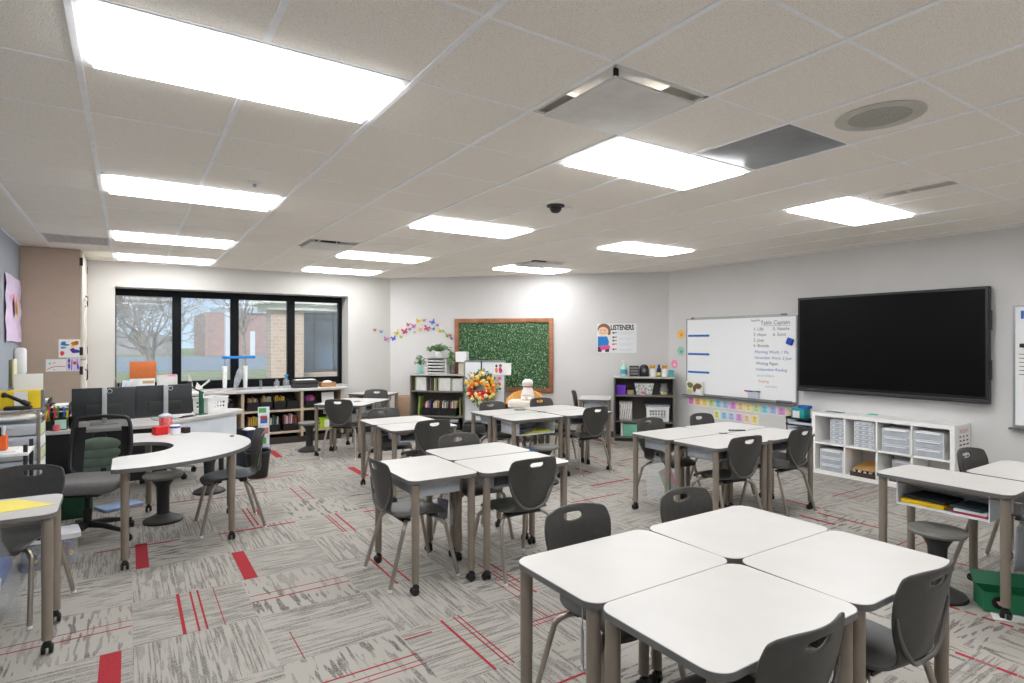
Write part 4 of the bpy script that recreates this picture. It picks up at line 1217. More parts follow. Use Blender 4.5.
def magfile(label, loc, w, h, d, stripe, group=None):
    t = thing('magazine_file', label, 'magazine file', loc, RZG, group)
    MB().box(-w / 2, w / 2, -d / 2, d / 2, 0, h, b=.003).build('file', WB_, t)
    MB().box(-w / 2 - .001, -w / 2 + .022, -d / 2 - .002, -d / 2, 0, h).build('stripe', colm(stripe), t, smooth=0)
    return t
magfile('white box file with green edge on upper shelf below potted plant', onL(.17, .756), .20, .235, .22, (150, 166, 96))
magfile('white box file in the middle of the upper shelf, grey bookcase', onL(.60, .756), .22, .22, .22, (160, 170, 120))
magfile('white box file nearest the wreath on upper bookcase shelf', onL(.83, .756), .19, .21, .22, (196, 204, 160))
for k, (x, c, n_) in enumerate(((.31, (60, 56, 60), 'black'), (.345, (120, 100, 92), 'brown'), (.385, (70, 70, 74), 'charcoal'), (.42, (180, 196, 130), 'pale green'), (.45, (150, 130, 120), 'taupe'))):
    book('%s binder standing between the white box files' % n_, onL(x, .756, .26), RZG, .024, .2, .22, c, .0, 'binders on the upper bookcase shelf', 'binder')
for k in range(4):
    x = .27 + .155 * k
    book_bin('black bin, %s along middle shelf of bookcase beside wreath' % ORD[k], onL(x, .332, .18), .15, .24, .13, RZG, group='black bins in bookcase beside wreath')
    fill_bin('%s black bin of the wreath bookcase' % ORD[k], onL(x, .332, .18), .14, .13, 5, 'books in the bookcase beside the wreath', 50 + k, .22, [[5, 4, 8, 4], [9, 1, 4, 0], [4, 7, 4, 7], [1, 8, 0, 4]][k], RZG, .04)
tag(put(MB().box(-.012, .012, -.1, .1, 0, .32).build('folder', colm((150, 170, 84)), smooth=0), onL(.13, .332), RZG, 0, R(4)), 'green folder standing at the end of bookcase middle shelf', 'folder')
tag(put(MB().box(-.014, .014, -.1, .1, 0, .30).build('folder', colm((128, 130, 74)), smooth=0), onL(.88, .332), RZG), 'olive folder standing at the wreath end of middle shelf', 'folder')
t = thing('dark_basket', 'dark basket with white roll on the bottom shelf near wreath', 'basket', onL(.75, .091), RZG)
MB().prism(rrect(.28, .24, .02, 3), 0, .13, inner=rrect(.26, .22, .015, 3)).prism(rrect(.27, .23, .02, 3), 0, .01).build('basket', BLACK, t)
MB().tube([(-.06, -.05, .15), (.09, -.05, .15)], .045, 14).build('roll', WPL, t)
# on top of that bookcase
LEAFM = [mat('leaf_green', (70, 118, 52), .5, var=.3), mat('leaf_light', (116, 158, 78), .5, var=.3)]
def leaf(m, p, d, L, w, k=0):
    d = Vector(d).normalized(); sd = d.cross(Vector((0, 0, 1)))
    sd = sd.normalized() if sd.length > .1 else Vector((1, 0, 0))
    up = sd.cross(d)
    p = Vector(p)
    m.add([p, p + d * L * .45 + sd * w / 2 + up * L * .06, p + d * L - up * L * .08, p + d * L * .45 - sd * w / 2 + up * L * .06], [(0, 1, 2, 3)], k)
def plant(label, loc, pot_m, pot, spread, n, trailing=0, seed=1, rise=.1):
    t = thing('potted_plant', label, 'plant', loc, RZG)
    rr = random.Random(seed)
    MB().lathe(pot, 20).build('pot', pot_m, t)
    top = pot[-2][1]
    m = MB(); st = MB()
    for k in range(n):
        a = rr.uniform(0, 2 * PI); r = spread * rr.uniform(.2, 1)
        tip = Vector((r * math.cos(a), .6 * r * math.sin(a), top + rise * rr.uniform(.1, 1) * (1.2 - .7 * r / spread)))
        st.tube([(0, 0, top - .02), (tip.x * .5, tip.y * .5, top + (tip.z - top) * .8 + .02), tip], .002, 4)
        for q in range(3): leaf(m, tip, (rr.uniform(-1, 1), rr.uniform(-1, 1), rr.uniform(-.5, .7)), rr.uniform(.03, .05), rr.uniform(.02, .03), rr.randrange(2))
    for k in range(trailing):
        x0 = .215 + .03 * rr.random()
        st.tube([(0, -.02, top), (x0 * .6, -.05, top + .05), (x0, -.05, top + .0), (x0 + .02, -.05, top - .2)], .002, 4)
        for q in range(9): leaf(m, (x0 + rr.uniform(-.03, .04), -.05 + rr.uniform(-.03, .03), top - .03 * q * rr.uniform(.6, 1)), (rr.uniform(-1, 1), rr.uniform(-1, .3), -.6), .045, .03, rr.randrange(2))
    st.build('stem', LEAFM[0], t); m.build('foliage', LEAFM, t, smooth=0, recalc=False)
    return t
t = thing('paper_sorter', 'white paper sorter with dark slots on top of the bookcase', 'paper tray', onL(.47, CLh + .001, .2), RZG)
m = MB(); m.box(-.165, -.155, -.13, .13, 0, .27); m.box(.155, .165, -.13, .13, 0, .27); m.box(-.155, .155, .12, .13, 0, .27)
m.build('sides', WPL, t, smooth=0); MB().box(-.175, .175, -.135, .13, .262, .275, b=.003).build('top', GREYP, t)
for k in range(5):
    s_ = MB().box(-.155, .155, -.125, .12, .004 + .052 * k, .012 + .052 * k).build('tray_shelf', GREYP, t, smooth=0)
    MB().box(-.145, .145, -.128, .1, .012 + .052 * k, .03 + .052 * k).build('paper_stack', PAPER, s_, smooth=0)
plant('bushy potted plant in white pot on top of paper sorter', onL(.48, CLh + .277, .2), WPL, [(.05, 0), (.065, .02), (.07, .11), (.062, .112), (.06, .09)], .22, 90, 12, 3, .13)
plant('small leafy plant in teal glass vase at the bookcase end', onL(.13, CLh, .2), mat('teal_glass', (150, 214, 200), .15, alpha=.8), [(.035, 0), (.045, .02), (.045, .12), (.03, .15), (.02, .15)], .11, 44, 0, 5, .22)
t = thing('white_mug', 'white mug beside the teal vase on bookcase', 'mug', onL(.238, CLh, .15), R(-135))
MB().lathe([(.04, 0), (.045, .01), (.045, .12), (.04, .12), (.038, .01), (.002, .008)], 20, cap=False).build('mug', WPL, t)
MB().tube(smooth_path([(.044, 0, .03), (.075, 0, .04), (.075, 0, .085), (.044, 0, .095)], 5), .007, 8).build('handle', WPL, t)
t = thing('table_lamp', 'small table lamp with white square shade and cream base', 'lamp', onL(.885, CLh, .17), RZG)
MB().prism(rrect(.11, .11, .015, 3), 0, .20).build('lamp_base', CREAM, t)
MB().prism(rrect(.19, .19, .01, 3), .21, .385, inner=rrect(.18, .18, .008, 3)).prism(rrect(.19, .19, .01, 3), .38, .384).build('lamp_shade', WPL, t)
MB().lathe([(.01, .2), (.01, .3), (.02, .31), (.02, .36)], 10).build('stem', CHROME, t)
# cardboard panel between wall corner and bookcase
t = thing('cardboard_box', 'tan cardboard carton on the floor beside the plant bookcase', 'box', gwall(.36, 0, .16), RZG)
MB().box(-.16, .16, -.12, .12, 0, .64, b=.004).build('carton', TAN, t)
MB().box(-.15, .15, -.03, .03, .64, .642).build('tape', mat('tape', (150, 120, 92), .4), t, smooth=0)
tag(put(MB().prism([(-.14, -.1), (.16, -.02), (.1, .12), (-.1, .1)], 0, .07).build('paper_stack', PAPER, smooth=0), gwall(.46, .0, .60), R(-20)), 'heap of white papers on floor before the tan carton', 'paper')

# ------------------------------------------------------------------ butterflies
BF = [(370, 331, 1.0, 'terracotta', (214, 90, 60)), (377.5, 332.5, 1.1, 'sky blue', (60, 160, 210)), (383, 339.5, 1.7, 'lilac pink', (206, 130, 190)), (392, 339, 1.6, 'royal blue', (56, 100, 200)),
      (395.5, 333.5, 1.7, 'yellow', (240, 204, 70)), (400, 337.5, 1.1, 'lime green', (160, 200, 90)), (404, 332, 1.9, 'crimson', (206, 30, 84)), (407.5, 325.5, 1.2, 'dusky red', (190, 80, 100)),
      (409.5, 330, .9, 'violet', (96, 70, 160)), (413.5, 327, 1.6, 'mauve', (206, 120, 196)), (414.5, 333, .8, 'sage', (150, 190, 120)), (418, 322, 1.5, 'golden yellow', (244, 208, 40)), (419.8, 330, 1.3, 'amber', (240, 190, 90)),
      (422.5, 326, .7, 'mint', (170, 216, 170)), (424.5, 321.5, .9, 'rose', (206, 110, 130)), (427.5, 329, 1.8, 'magenta', (210, 30, 100)), (433.5, 323, 1.6, 'cobalt blue', (60, 110, 210)), (434.5, 329.5, 1.1, 'turquoise', (50, 160, 206)),
      (438.5, 326, 1.1, 'pink', (206, 140, 196)), (441, 331.5, 1.5, 'lemon', (240, 210, 90)), (445, 332, .9, 'light green', (170, 210, 130)), (449, 336.5, 1.3, 'apple green', (150, 190, 80)), (451.5, 335.8, 1.0, 'brick red', (200, 60, 60)), (453.3, 339, 1.0, 'purple', (170, 70, 170))]
def bf_pos(px, py):      # where each one sits on the two walls
    if px < 388:
        x = 3.97 - (388 - px) * .0165
        return (x, YN - .004, 1.6 + (342 - py) * .01855), 0
    s = (px - 388) * .0178
    d = 10.86 - .205 * s
    return gwall(s, 1.6 + (342 - py) * d / 587, .004), RZG
WINGS = {}
for k, (px, py, sz, nm, c) in enumerate(BF):
    loc, rz = bf_pos(px, py)
    t = thing('paper_butterfly', '%s paper butterfly, %s in the wall trail starting at window' % (nm, ORD[k]), 'wall decoration', loc, rz, 'paper butterflies on the wall')
    s = .030 * sz; a = rnd.uniform(-.6, .6)
    up, lo = [], []
    wg = MB()
    for sx in (-1, 1):
        for shp in ([(0, .0), (.35, .55), (.85, .95), (1.05, .75), (.95, .35), (.6, .05), (.1, -.05)], [(0, -.05), (.55, -.05), (.8, -.35), (.7, -.75), (.42, -.85), (.15, -.45)]):
            pts = [(sx * x * s, z * s) for x, z in shp]
            rot = [(x * math.cos(a) - z * math.sin(a), x * math.sin(a) + z * math.cos(a), abs(x)) for x, z in pts]
            wg.add([(x, -.002 - .35 * r, z) for x, z, r in rot], [tuple(range(len(rot)))])
            wg.add([(x, -.0005 - .35 * r, z) for x, z, r in rot], [tuple(range(len(rot)))])
    wg.build('wings', colm(c), t, smooth=0, recalc=False)
    dx, dz = -math.sin(a) * s, math.cos(a) * s
    MB().tube([(-dx * .6, -.004, -dz * .6), (dx * .5, -.004, dz * .5)], s * .07, 6).build('body', DARK, t)

# ------------------------------------------------------------------ framed hedge panel
t = thing('hedge_panel', 'wood-framed panel of artificial boxwood hedge on the diagonal wall', 'wall decoration', gwall(2.10, 1.365, .002), RZG)
FW = mat('stained_pine', (176, 118, 84), .55, col2=(138, 86, 58), scale=5, stretch=(1, 1, 14)); FW2 = mat('stained_pine_h', (178, 120, 86), .55, col2=(142, 90, 60), scale=5, stretch=(14, 1, 1) and (1, 1, 1))
w2, h2, fw = .875, .635, .075
for sx in (-1, 1): MB().box(sx * w2 - (fw if sx > 0 else 0), sx * w2 + (fw if sx < 0 else 0), -.045, 0, -h2, h2, b=.004).build('frame_stile', FW, t)
for sz in (-1, 1): MB().box(-w2 + fw, w2 - fw, -.043, 0, sz * h2 - (fw if sz > 0 else 0), sz * h2 + (fw if sz < 0 else 0), b=.004).build('frame_rail', FW2, t)
MB().box(-w2 + fw, w2 - fw, -.01, 0, -h2 + fw, h2 - fw).build('backing', mat('hedge_backing', (70, 104, 70), .9), t, smooth=0)
m = MB(); rr = random.Random(5)
for _ in range(6200):
    p = (rr.uniform(-w2 + fw + .01, w2 - fw - .01), -.012 - rr.random() * .04, rr.uniform(-h2 + fw + .01, h2 - fw - .01))
    leaf(m, p, (rr.uniform(-1, 1), rr.uniform(-.9, .0), rr.uniform(-1, 1)), rr.uniform(.02, .034), rr.uniform(.012, .02), rr.choice((0, 0, 1, 1, 2)))
m.build('boxwood_leaves', [mat('boxwood_dark', (108, 156, 108), .5), mat('boxwood_mid', (150, 190, 146), .5), mat('boxwood_light', (208, 230, 202), .5)], t, smooth=0, recalc=False)

# ------------------------------------------------------------------ mobile board with wreath
ebx = gwall(1.885, 0, .46)
t = thing('mobile_board', 'white rolling board carrying the flower wreath, on dark base', 'board', ebx, RZG)
MB().box(-.335, .335, -.02, .02, .28, 1.26, b=.003).build('panel', mat('board_white', (226, 229, 232), .25, var=.01), t)
m = MB(); m.box(-.35, -.335, -.024, .024, .24, 1.28); m.box(.335, .35, -.024, .024, .24, 1.28); m.box(-.335, .335, -.024, .024, 1.255, 1.285); m.box(-.335, .335, -.024, .024, .25, .285)
m.build('frame', ALU, t, smooth=0)
MB().box(-.30, .30, -.075, -.02, .275, .29).build('marker_shelf', ALU, t, smooth=0)
MB().box(-.33, .33, -.22, .22, .10, .23, b=.01).build('base_tub', DARK, t)
for sx in (-.28, .28):
    for sy in (-.18, .18): MB().ball((sx, sy, .05), .05, sub=2).build('caster', BLACK, t)
t = thing('flower_wreath', 'autumn wreath of red, orange and yellow flowers on the white board', 'wreath', gwall(1.84, .835, .515), RZG)
MB().box(-.012, .012, -.002, .004, .16, .44).box(-.012, .012, -.002, .06, .436, .444).build('hanger', mat('hanger_dark', (74, 78, 84), .5), t, smooth=0)
MB().tube([(.155 * math.cos(2 * PI * k / 32), -.03, .155 * math.sin(2 * PI * k / 32)) for k in range(33)], .06, 8).build('vine_ring', mat('vine', (110, 84, 54), .9, var=.3, bump=.5), t, smooth=60)
m = MB(); rr = random.Random(9)
for _ in range(420):
    a = rr.uniform(0, 2 * PI); r = .17 + rr.uniform(-.10, .10)
    leaf(m, (r * math.cos(a), -.03 - .04 * rr.random(), r * math.sin(a)), (math.cos(a) + rr.uniform(-.8, .8), rr.uniform(-1, 0), math.sin(a) + rr.uniform(-.8, .8)), .075, .042, rr.randrange(3))
m.build('foliage', [LEAFM[0], LEAFM[1], mat('leaf_sage', (150, 166, 110), .6)], t, smooth=0, recalc=False)
FC = [(208, 40, 40), (226, 110, 36), (242, 190, 50), (236, 222, 180), (190, 30, 44), (240, 160, 60), (244, 214, 110)]
for k in range(64):
    a = 2 * PI * k / 64 * 3.0 + rr.uniform(-.1, .1); r = .165 + rr.uniform(-.09, .09)
    f = MB(); c = Vector((r * math.cos(a), -.09 - rr.uniform(0, .025), r * math.sin(a))); R0 = rr.uniform(.032, .05)
    f.ball(tuple(c + Vector((0, -.012, 0))), R0 * .5, sub=1, sc=(1, .7, 1))
    for q in range(6):
        b = 2 * PI * q / 6 + k
        f.ball((c.x + R0 * .55 * math.cos(b), c.y, c.z + R0 * .55 * math.sin(b)), R0 * .46, sub=1, sc=(1, .6, 1))
    f.build('flower', colm(FC[rr.randrange(7)]), t, smooth=60, recalc=False)
def wallcard(name, label, cat, loc, rz, w, h, base, marks, mats, tilt=0):
    t = thing(name, label, cat, loc, rz)
    t.rotation_euler = (0, tilt, rz)
    MB().box(-w / 2, w / 2, -.002, 0, -h / 2, h / 2).build('sheet', base, t, smooth=0)
    if marks:
        m = MB(); blobs(m, marks, -.0032); m.build('picture', mats, t, smooth=0, recalc=False)
    return t
PHC = [colm((200, 60, 120)), colm((50, 40, 44)), colm((232, 170, 140)), colm((40, 140, 140)), colm((226, 130, 70))]
wallcard('photo_card', 'white card with two pictured figures at board top corner', 'card', gwall(2.19, 1.145, .49), RZG, .30, .20, PAPER, [(-.10, -.02, .03, .05, 4), (-.10, .05, .022, .025, 1), (-.03, -.02, .035, .055, 0), (-.03, .055, .03, .03, 1), (-.03, .04, .02, .02, 2)], PHC)
wallcard('photo_card', 'small pink card under the two-figure card on the board', 'card', gwall(2.14, .995, .49), RZG, .11, .07, colm((226, 190, 206)), [(.0, .0, .03, .02, 0)], PHC)
wallcard('photo_card', 'small orange and teal card lowest on the white board', 'card', gwall(2.14, .86, .49), RZG, .10, .16, PAPER, [(.0, .04, .04, .035, 4), (.0, -.04, .042, .03, 3)], PHC)

# ------------------------------------------------------------------ orange seat with plush
sx_, off_ = 2.59, .62
t = thing('barrel_seat', 'round orange-backed low seat with white cushion below the hedge panel', 'armchair', gwall(sx_, 0, off_), RZG)
ORG = mat('orange_fabric', (226, 166, 86), .8, var=.08, scale=30)
prof = [(a, .30) for a in range(-20, 201, 10)]
out = [(.37 * math.cos(R(a)), .30 * math.sin(R(a)) ) for a, _ in prof]; inn = [(.29 * math.cos(R(a)), .22 * math.sin(R(a))) for a, _ in prof][::-1]
vs = []; n = len(out)
m = MB()
hs = [.60 + .20 * max(0, math.sin(R(a))) ** .7 for a, _ in prof]
for (x, y), h in zip(out, hs): vs += [(x, y, .18), (x, y, h - .03), (x * .93, y * .93, h)]
for (x, y), h in zip(inn[::-1], hs): vs += [(x * 1.05, y * 1.05, h), (x, y, h - .03), (x, y, .18)]
fs = []
for i in range(n - 1):
    a0, b0, a1, b1 = i * 3, n * 3 + i * 3, (i + 1) * 3, n * 3 + (i + 1) * 3
    fs += [(a0, a1, a1 + 1, a0 + 1), (a0 + 1, a1 + 1, a1 + 2, a0 + 2), (a0 + 2, a1 + 2, b1, b0), (b0, b1, b1 + 1, b0 + 1), (b0 + 1, b1 + 1, b1 + 2, b0 + 2)]
t.scale = (.88, .88, 1)
m.add(vs, fs); m.build('backrest', ORG, t, smooth=60)
MB().lathe([(.27, .12), (.29, .2), (.29, .52), (.25, .54), (.01, .54)], 32, sx=1.1, sy=.85).build('seat_body', mat('walnut', (110, 74, 52), .5, var=.1), t)
MB().bm(_cushion(.52, .42, .12, .60)).build('cushion', mat('ivory_fabric', (236, 226, 216), .85, var=.02), t, smooth=60).location = (-.02, -.06, 0)
for a in (45, 135, 225, 315): MB().lathe([(.015, 0), (.022, .14)], 10, (.22 * math.cos(R(a)), .17 * math.sin(R(a)))).build('leg', MATS['walnut'], t)
PL = mat('plush_white', (242, 236, 230), .95, var=.03, scale=60, bump=.4)
t = thing('plush_toy', 'white plush toy with red neck band sitting on orange seat', 'soft toy', gwall(sx_ + .06, .661, off_ + .05), RZG)
t.scale = (.84, .84, .82)
MB().lathe([(.09, 0), (.135, .03), (.13, .1), (.11, .18), (.085, .24), (.07, .26), (.075, .28), (.10, .31), (.105, .35), (.085, .39), (.04, .41), (.004, .412)], 28, sy=.85).build('body', PL, t, smooth=60)
MB().lathe([(.078, .252), (.082, .26), (.08, .272)], 24, cap=False, sy=.88).build('neck_band', colm((196, 40, 44)), t)
for sx in (-1, 1): MB().ball((sx * .085, -.02, .31), .03, sub=2, sc=(.7, .8, 1.6)).build('ear', PL, t)
for sx in (-1, 1): MB().ball((sx * .07, -.11, .035), .045, sub=2, sc=(.9, 1.3, .8)).build('paw', PL, t)
m = MB()
for k in range(5): m.box(-.07 + .028 * k, -.052 + .028 * k, -.113, -.108, .09, .11)
m.build('pink_stitching', colm((214, 150, 160)), t, smooth=0)

# ------------------------------------------------------------------ corner bookcase contents
t = thing('soap_bottle', 'clear green pump soap bottle on the corner bookcase top', 'bottle', onR(.16, CRh, .17), RZG)
MB().lathe([(.05, 0), (.055, .02), (.055, .12), (.04, .16), (.018, .18)], 20).build('bottle', mat('mint_gel', (170, 226, 190), .15, alpha=.85), t)
MB().lathe([(.02, .18), (.02, .21), (.008, .215), (.008, .24)], 12).build('pump', WPL, t); MB().box(-.045, .012, -.01, .01, .235, .252, b=.004).build('nozzle', WPL, t)
MB().lathe([(.0555, .04), (.0555, .105)], 20, cap=False).build('blue_label', colm((80, 150, 200)), t)
t = thing('card_holder', 'square dark grey holder beside the soap bottle', 'box', onR(.322, CRh, .17), RZG)
MB().box(-.075, .075, -.06, .06, 0, .17, b=.006).build('box', DARK, t)
m = MB()
for k in range(3): m.box(-.06, .06, -.063, -.06, .03 + .045 * k, .06 + .045 * k)
m.build('slots', GREYP, t, smooth=0)
t = thing('pencil_sharpener', 'round-topped black electric sharpener on corner bookcase', 'sharpener', onR(.480, CRh, .17), RZG)
MB().lathe([(.07, 0), (.075, .02), (.075, .12), (.06, .17), (.03, .19), (.003, .195)], 24).build('body', BLACK, t)
dl = MB().lathe([(.03, .0), (.03, .008)], 16).build('dial', GREYP, t); dl.rotation_euler = (R(90), 0, 0); dl.location = (0, -.072, .1)
for k, x in enumerate((.618, .808)):
    t = thing('pencil_jar', 'white jar packed with orange pencils, %s' % ('beside black sharpener' if k == 0 else 'beside teal box'), 'jar', onR(x, CRh, .17), RZG)
    MB().lathe([(.055, 0), (.058, .01), (.06, .13), (.055, .13), (.052, .012), (.002, .01)], 20, cap=False).build('jar', WPL, t)
    for q in range(14):
        a = 2 * PI * q / 14; r = .04 * (q % 3 + 1) / 3
        MB().tube([(r * math.cos(a), r * math.sin(a), .012), (r * 1.2 * math.cos(a), r * 1.2 * math.sin(a), .165 + .01 * (q % 3))], .009, 6).build('pencil', colm((232, 168, 60)), t)
t = thing('spray_bottle', 'slim blue-labelled bottle between the two pencil jars', 'bottle', onR(.713, CRh, .19), RZG)
MB().lathe([(.03, 0), (.034, .01), (.034, .12), (.018, .15), (.016, .19), (.004, .195)], 16).build('bottle', colm((40, 60, 100)), t)
MB().lathe([(.0345, .02), (.0345, .07)], 16, cap=False).build('yellow_label', colm((220, 200, 90)), t)
t = thing('tissue_box', 'teal box at the whiteboard end of bookcase top', 'box', onR(.91, CRh, .17), RZG)
MB().box(-.04, .035, -.07, .07, 0, .10, b=.006).build('box', colm((86, 178, 178)), t); MB().box(-.03, .02, -.03, .03, .10, .103).build('opening', colm((60, 140, 140)), t, smooth=0)
t = thing('purple_bin', 'purple cube bin on the upper shelf of corner bookcase', 'bin', onR(.115, .741), RZG)
m = MB(); m.prism(rrect(.15, .18, .012, 2), 0, .145, inner=rrect(.138, .168, .01, 2)); m.prism(rrect(.145, .175, .01, 2), 0, .008); m.build('bin', colm((110, 50, 196)), t)
MB().prism(rrect(.162, .19, .014, 2), .125, .148, inner=rrect(.15, .18, .012, 2)).build('rim', colm((124, 66, 210)), t)
tag(put(MB().box(-.055, .055, -.06, .06, 0, .07, b=.006).build('card_box', colm((176, 160, 124))), onR(.265, .741), RZG), 'small tan box between purple and patterned bins', 'box')
t = thing('patterned_bin', 'white flared bin with floral marks on upper shelf, corner bookcase', 'bin', onR(.48, .741), RZG)
m = MB(); a, b = .115, .15
m.add([(-a, -.09, 0), (a, -.09, 0), (a, .09, 0), (-a, .09, 0), (-b, -.11, .175), (b, -.11, .175), (b, .11, .175), (-b, .11, .175)], [(3, 2, 1, 0), (0, 1, 5, 4), (1, 2, 6, 5), (2, 3, 7, 6), (3, 0, 4, 7)])
m.build('bin', mat('floral_white', (236, 234, 232), .6, col2=(128, 150, 146), scale=30), t, smooth=0, recalc=False)
MB().prism(rrect(.31, .23, .01, 2), .17, .182, inner=rrect(.29, .21, .008, 2)).build('rim', WPL, t)
MB().ball((-.02, -.098, .04), .03, sub=2, sc=(1.3, .2, .7)).build('pink_flower', colm((232, 110, 150)), t)
t = thing('glass_jar', 'clear glass jar with yellow pieces on corner bookcase shelf', 'jar', onR(.79, .741), RZG)
MB().lathe([(.06, 0), (.065, .01), (.065, .13), (.05, .15), (.05, .16)], 20).build('jar', CLEAR, t)
MB().lathe([(.055, .155), (.055, .18), (.003, .182)], 20).build('lid', GREYP, t); MB().lathe([(.058, .008), (.06, .05), (.003, .06)], 18).build('contents', colm((196, 180, 100)), t)
t = thing('magazine_file', 'grey diagonal-striped file box on the middle shelf of corner bookcase', 'magazine file', onR(.19, .326), RZG)
MB().box(-.10, .10, -.11, .11, 0, .30, b=.004).build('file', mat('mottled_grey', (168, 162, 158), .6, col2=(206, 202, 200), scale=20, stretch=(1, 1, 1)), t)
m = MB()
for k in range(5): m.add([(-.09 + .035 * k, -.112, .03), (-.075 + .035 * k, -.112, .03), (-.045 + .035 * k, -.112, .27), (-.06 + .035 * k, -.112, .27)], [(0, 1, 2, 3)])
m.build('white_stripe', PAPER, t, smooth=0)
basket('basket', 'white slotted basket with grey lid board on corner bookcase shelf', onR(.69, .327), RZG, .34, .24, .235, WPL)
tag(put(MB().box(-.19, .19, -.14, .14, 0, .02, b=.004).build('lid_board', mat('blue_grey_board', (150, 160, 172), .5)), onR(.69, .565), RZG), 'blue-grey board resting on top of the white slotted basket', 'board')
t = thing('folder_stack', 'mint green folders standing on bottom shelf of corner bookcase', 'folder', onR(.31, .076), RZG)
MB().box(-.16, .19, -.11, .11, 0, .20, b=.004).build('folder', colm((128, 200, 172)), t); MB().box(-.20, -.165, -.11, .11, 0, .21, b=.003).build('white_folder', PAPER, t)

# ------------------------------------------------------------------ poster
t = thing('listeners_poster', 'white classroom poster headed LISTENERS with drawn child', 'poster', gwall(4.04, 1.655, .003), RZG)
MB().box(-.325, .325, -.003, 0, -.245, .245).build('sheet', mat('poster_sheet', (234, 236, 238), .5, var=.01), t, smooth=0)
m = MB()
def ell(m, x, z, w, h, k, y=-.0045, n=22):
    m.add([(x + w * math.cos(2 * PI * i / n), y, z + h * math.sin(2 * PI * i / n)) for i in range(n)], [tuple(range(n))], k)
ell(m, -.215, .155, .105, .09, 0, -.0040); ell(m, -.13, .11, .03, .06, 0, -.0040)          # hair
ell(m, -.225, .115, .085, .075, 1, -.0046)                                                  # face
m.add([(-.315, -.0042, .03), (-.16, -.0042, .03), (-.13, -.0042, -.06), (-.14, -.0042, -.14), (-.315, -.0042, -.14)], [(0, 1, 2, 3, 4)], 2)
m.add([(-.315, -.0044, -.23), (-.255, -.0044, -.23), (-.24, -.0044, -.15), (-.315, -.0044, -.14)], [(0, 1, 2, 3)], 4)
m.add([(-.19, -.0044, -.23), (-.13, -.0044, -.23), (-.12, -.0044, -.14), (-.20, -.0044, -.15)], [(0, 1, 2, 3)], 4)
m.add([(-.29, -.0048, -.13), (-.115, -.0048, -.12), (-.115, -.0048, -.175), (-.26, -.0048, -.205)], [(0, 1, 2, 3)], 3)
for i in range(6):
    a = R(200 + 28 * i); ell(m, -.23 + .035 * math.cos(a), .10 + .02 * math.sin(a), .005, .005, 4, -.0050, 8)
for dx in (-.26, -.205):
    for i in range(4): ell(m, dx + .008 * i - .012, .135 - .004 * (1.5 - abs(i - 1.5)), .005, .004, 4, -.0050, 8)
m.build('child_drawing', [colm((150, 104, 66)), colm((246, 206, 176)), colm((36, 128, 206)), colm((236, 78, 150)), colm((60, 56, 60))], t, smooth=0, recalc=False)
m = MB(); m.M = Matrix.Translation((-.105, 0, 0)) @ Matrix.Diagonal((.70, 1, 1, 1)); write(m, 'LISTENERS', 0, .14, .118, -.0045, bold=.004); m.M = None; m.build('lettering', colm((44, 44, 48)), t, smooth=0, recalc=False)
m = MB()
for k, (z, c) in enumerate(((.09, 0), (.015, 0), (-.04, 0), (-.10, 1), (-.185, 2))):
    ell(m, -.055, z, .024, .016, c); ell(m, -.015, z + .004, .012, .012, c)
for k, z in enumerate((.09, 0.0, -.095, -.185)):
    m.box(.03, .28, -.0044, -.004, z - .003, z + .003, m=3); m.box(.03, .22, -.0044, -.004, z - .022, z - .017, m=3)
m.build('icons', [colm((120, 110, 112)), colm((226, 100, 90)), colm((196, 60, 100)), colm((208, 210, 216))], t, smooth=0, recalc=False)
# paper cut-outs on the right wall beside the whiteboard
for nm, y, z, r, c, c2, lab in (('paper_flower', 6.395, 1.72, .075, (240, 196, 104), (226, 140, 60), 'yellow-orange paper flower on wall beside the whiteboard'), ('paper_flower', 6.395, 1.45, .075, (150, 206, 186), (90, 160, 140), 'mint paper flower on the wall beside whiteboard'),
                                ('paper_flower', 6.53, 1.235, .07, (240, 150, 190), (250, 220, 230), 'pink paper flower on wall above teal box')):
    t = thing(nm, lab, 'wall decoration', rwall(y, z), RZR)
    m = MB()
    for q in range(6): ell(m, r * .55 * math.cos(q * PI / 3), r * .55 * math.sin(q * PI / 3), r * .5, r * .5, 0, -.003 - .0004 * q, 14)
    m.build('petals', colm(c), t, smooth=0, recalc=False)
    m = MB(); ell(m, .01, -.012, r * .3, r * .3, 0, -.007, 14); m.build('centre', colm(c2), t, smooth=0, recalc=False)

# ------------------------------------------------------------------ whiteboard
WBY0, WBY1, WBZ0, WBZ1 = 4.43, 6.27, .775, 1.955
wc = (WBY0 + WBY1) / 2; hw = (WBY1 - WBY0) / 2
t = thing('whiteboard', 'large wall whiteboard with handwriting and three blue magnetic strips', 'whiteboard', rwall(wc, 0), RZR)
BOARD = mat('board_enamel', (246, 247, 249), .18, var=.005)
MB().box(-hw + .015, hw - .015, -.022, 0, WBZ0 + .015, WBZ1 - .015).build('writing_surface', BOARD, t, smooth=0)
m = MB(); m.box(-hw, -hw + .018, -.028, 0, WBZ0, WBZ1); m.box(hw - .018, hw, -.028, 0, WBZ0, WBZ1); m.box(-hw + .018, hw - .018, -.028, 0, WBZ1 - .018, WBZ1); m.box(-hw + .018, hw - .018, -.028, 0, WBZ0, WBZ0 + .02)
m.build('frame', ALU, t, smooth=0)
tr = MB().box(-hw - .04, hw, -.085, -.022, WBZ0 - .022, WBZ0 - .004, b=.005).build('marker_tray', mat('dark_alu', (110, 113, 116), .4, .5), t)
m = MB(); m.box(-hw + .12, hw - .14, -.032, -.02, WBZ1 + .002, WBZ1 + .016); m.build('map_rail', ALU, t, smooth=0)
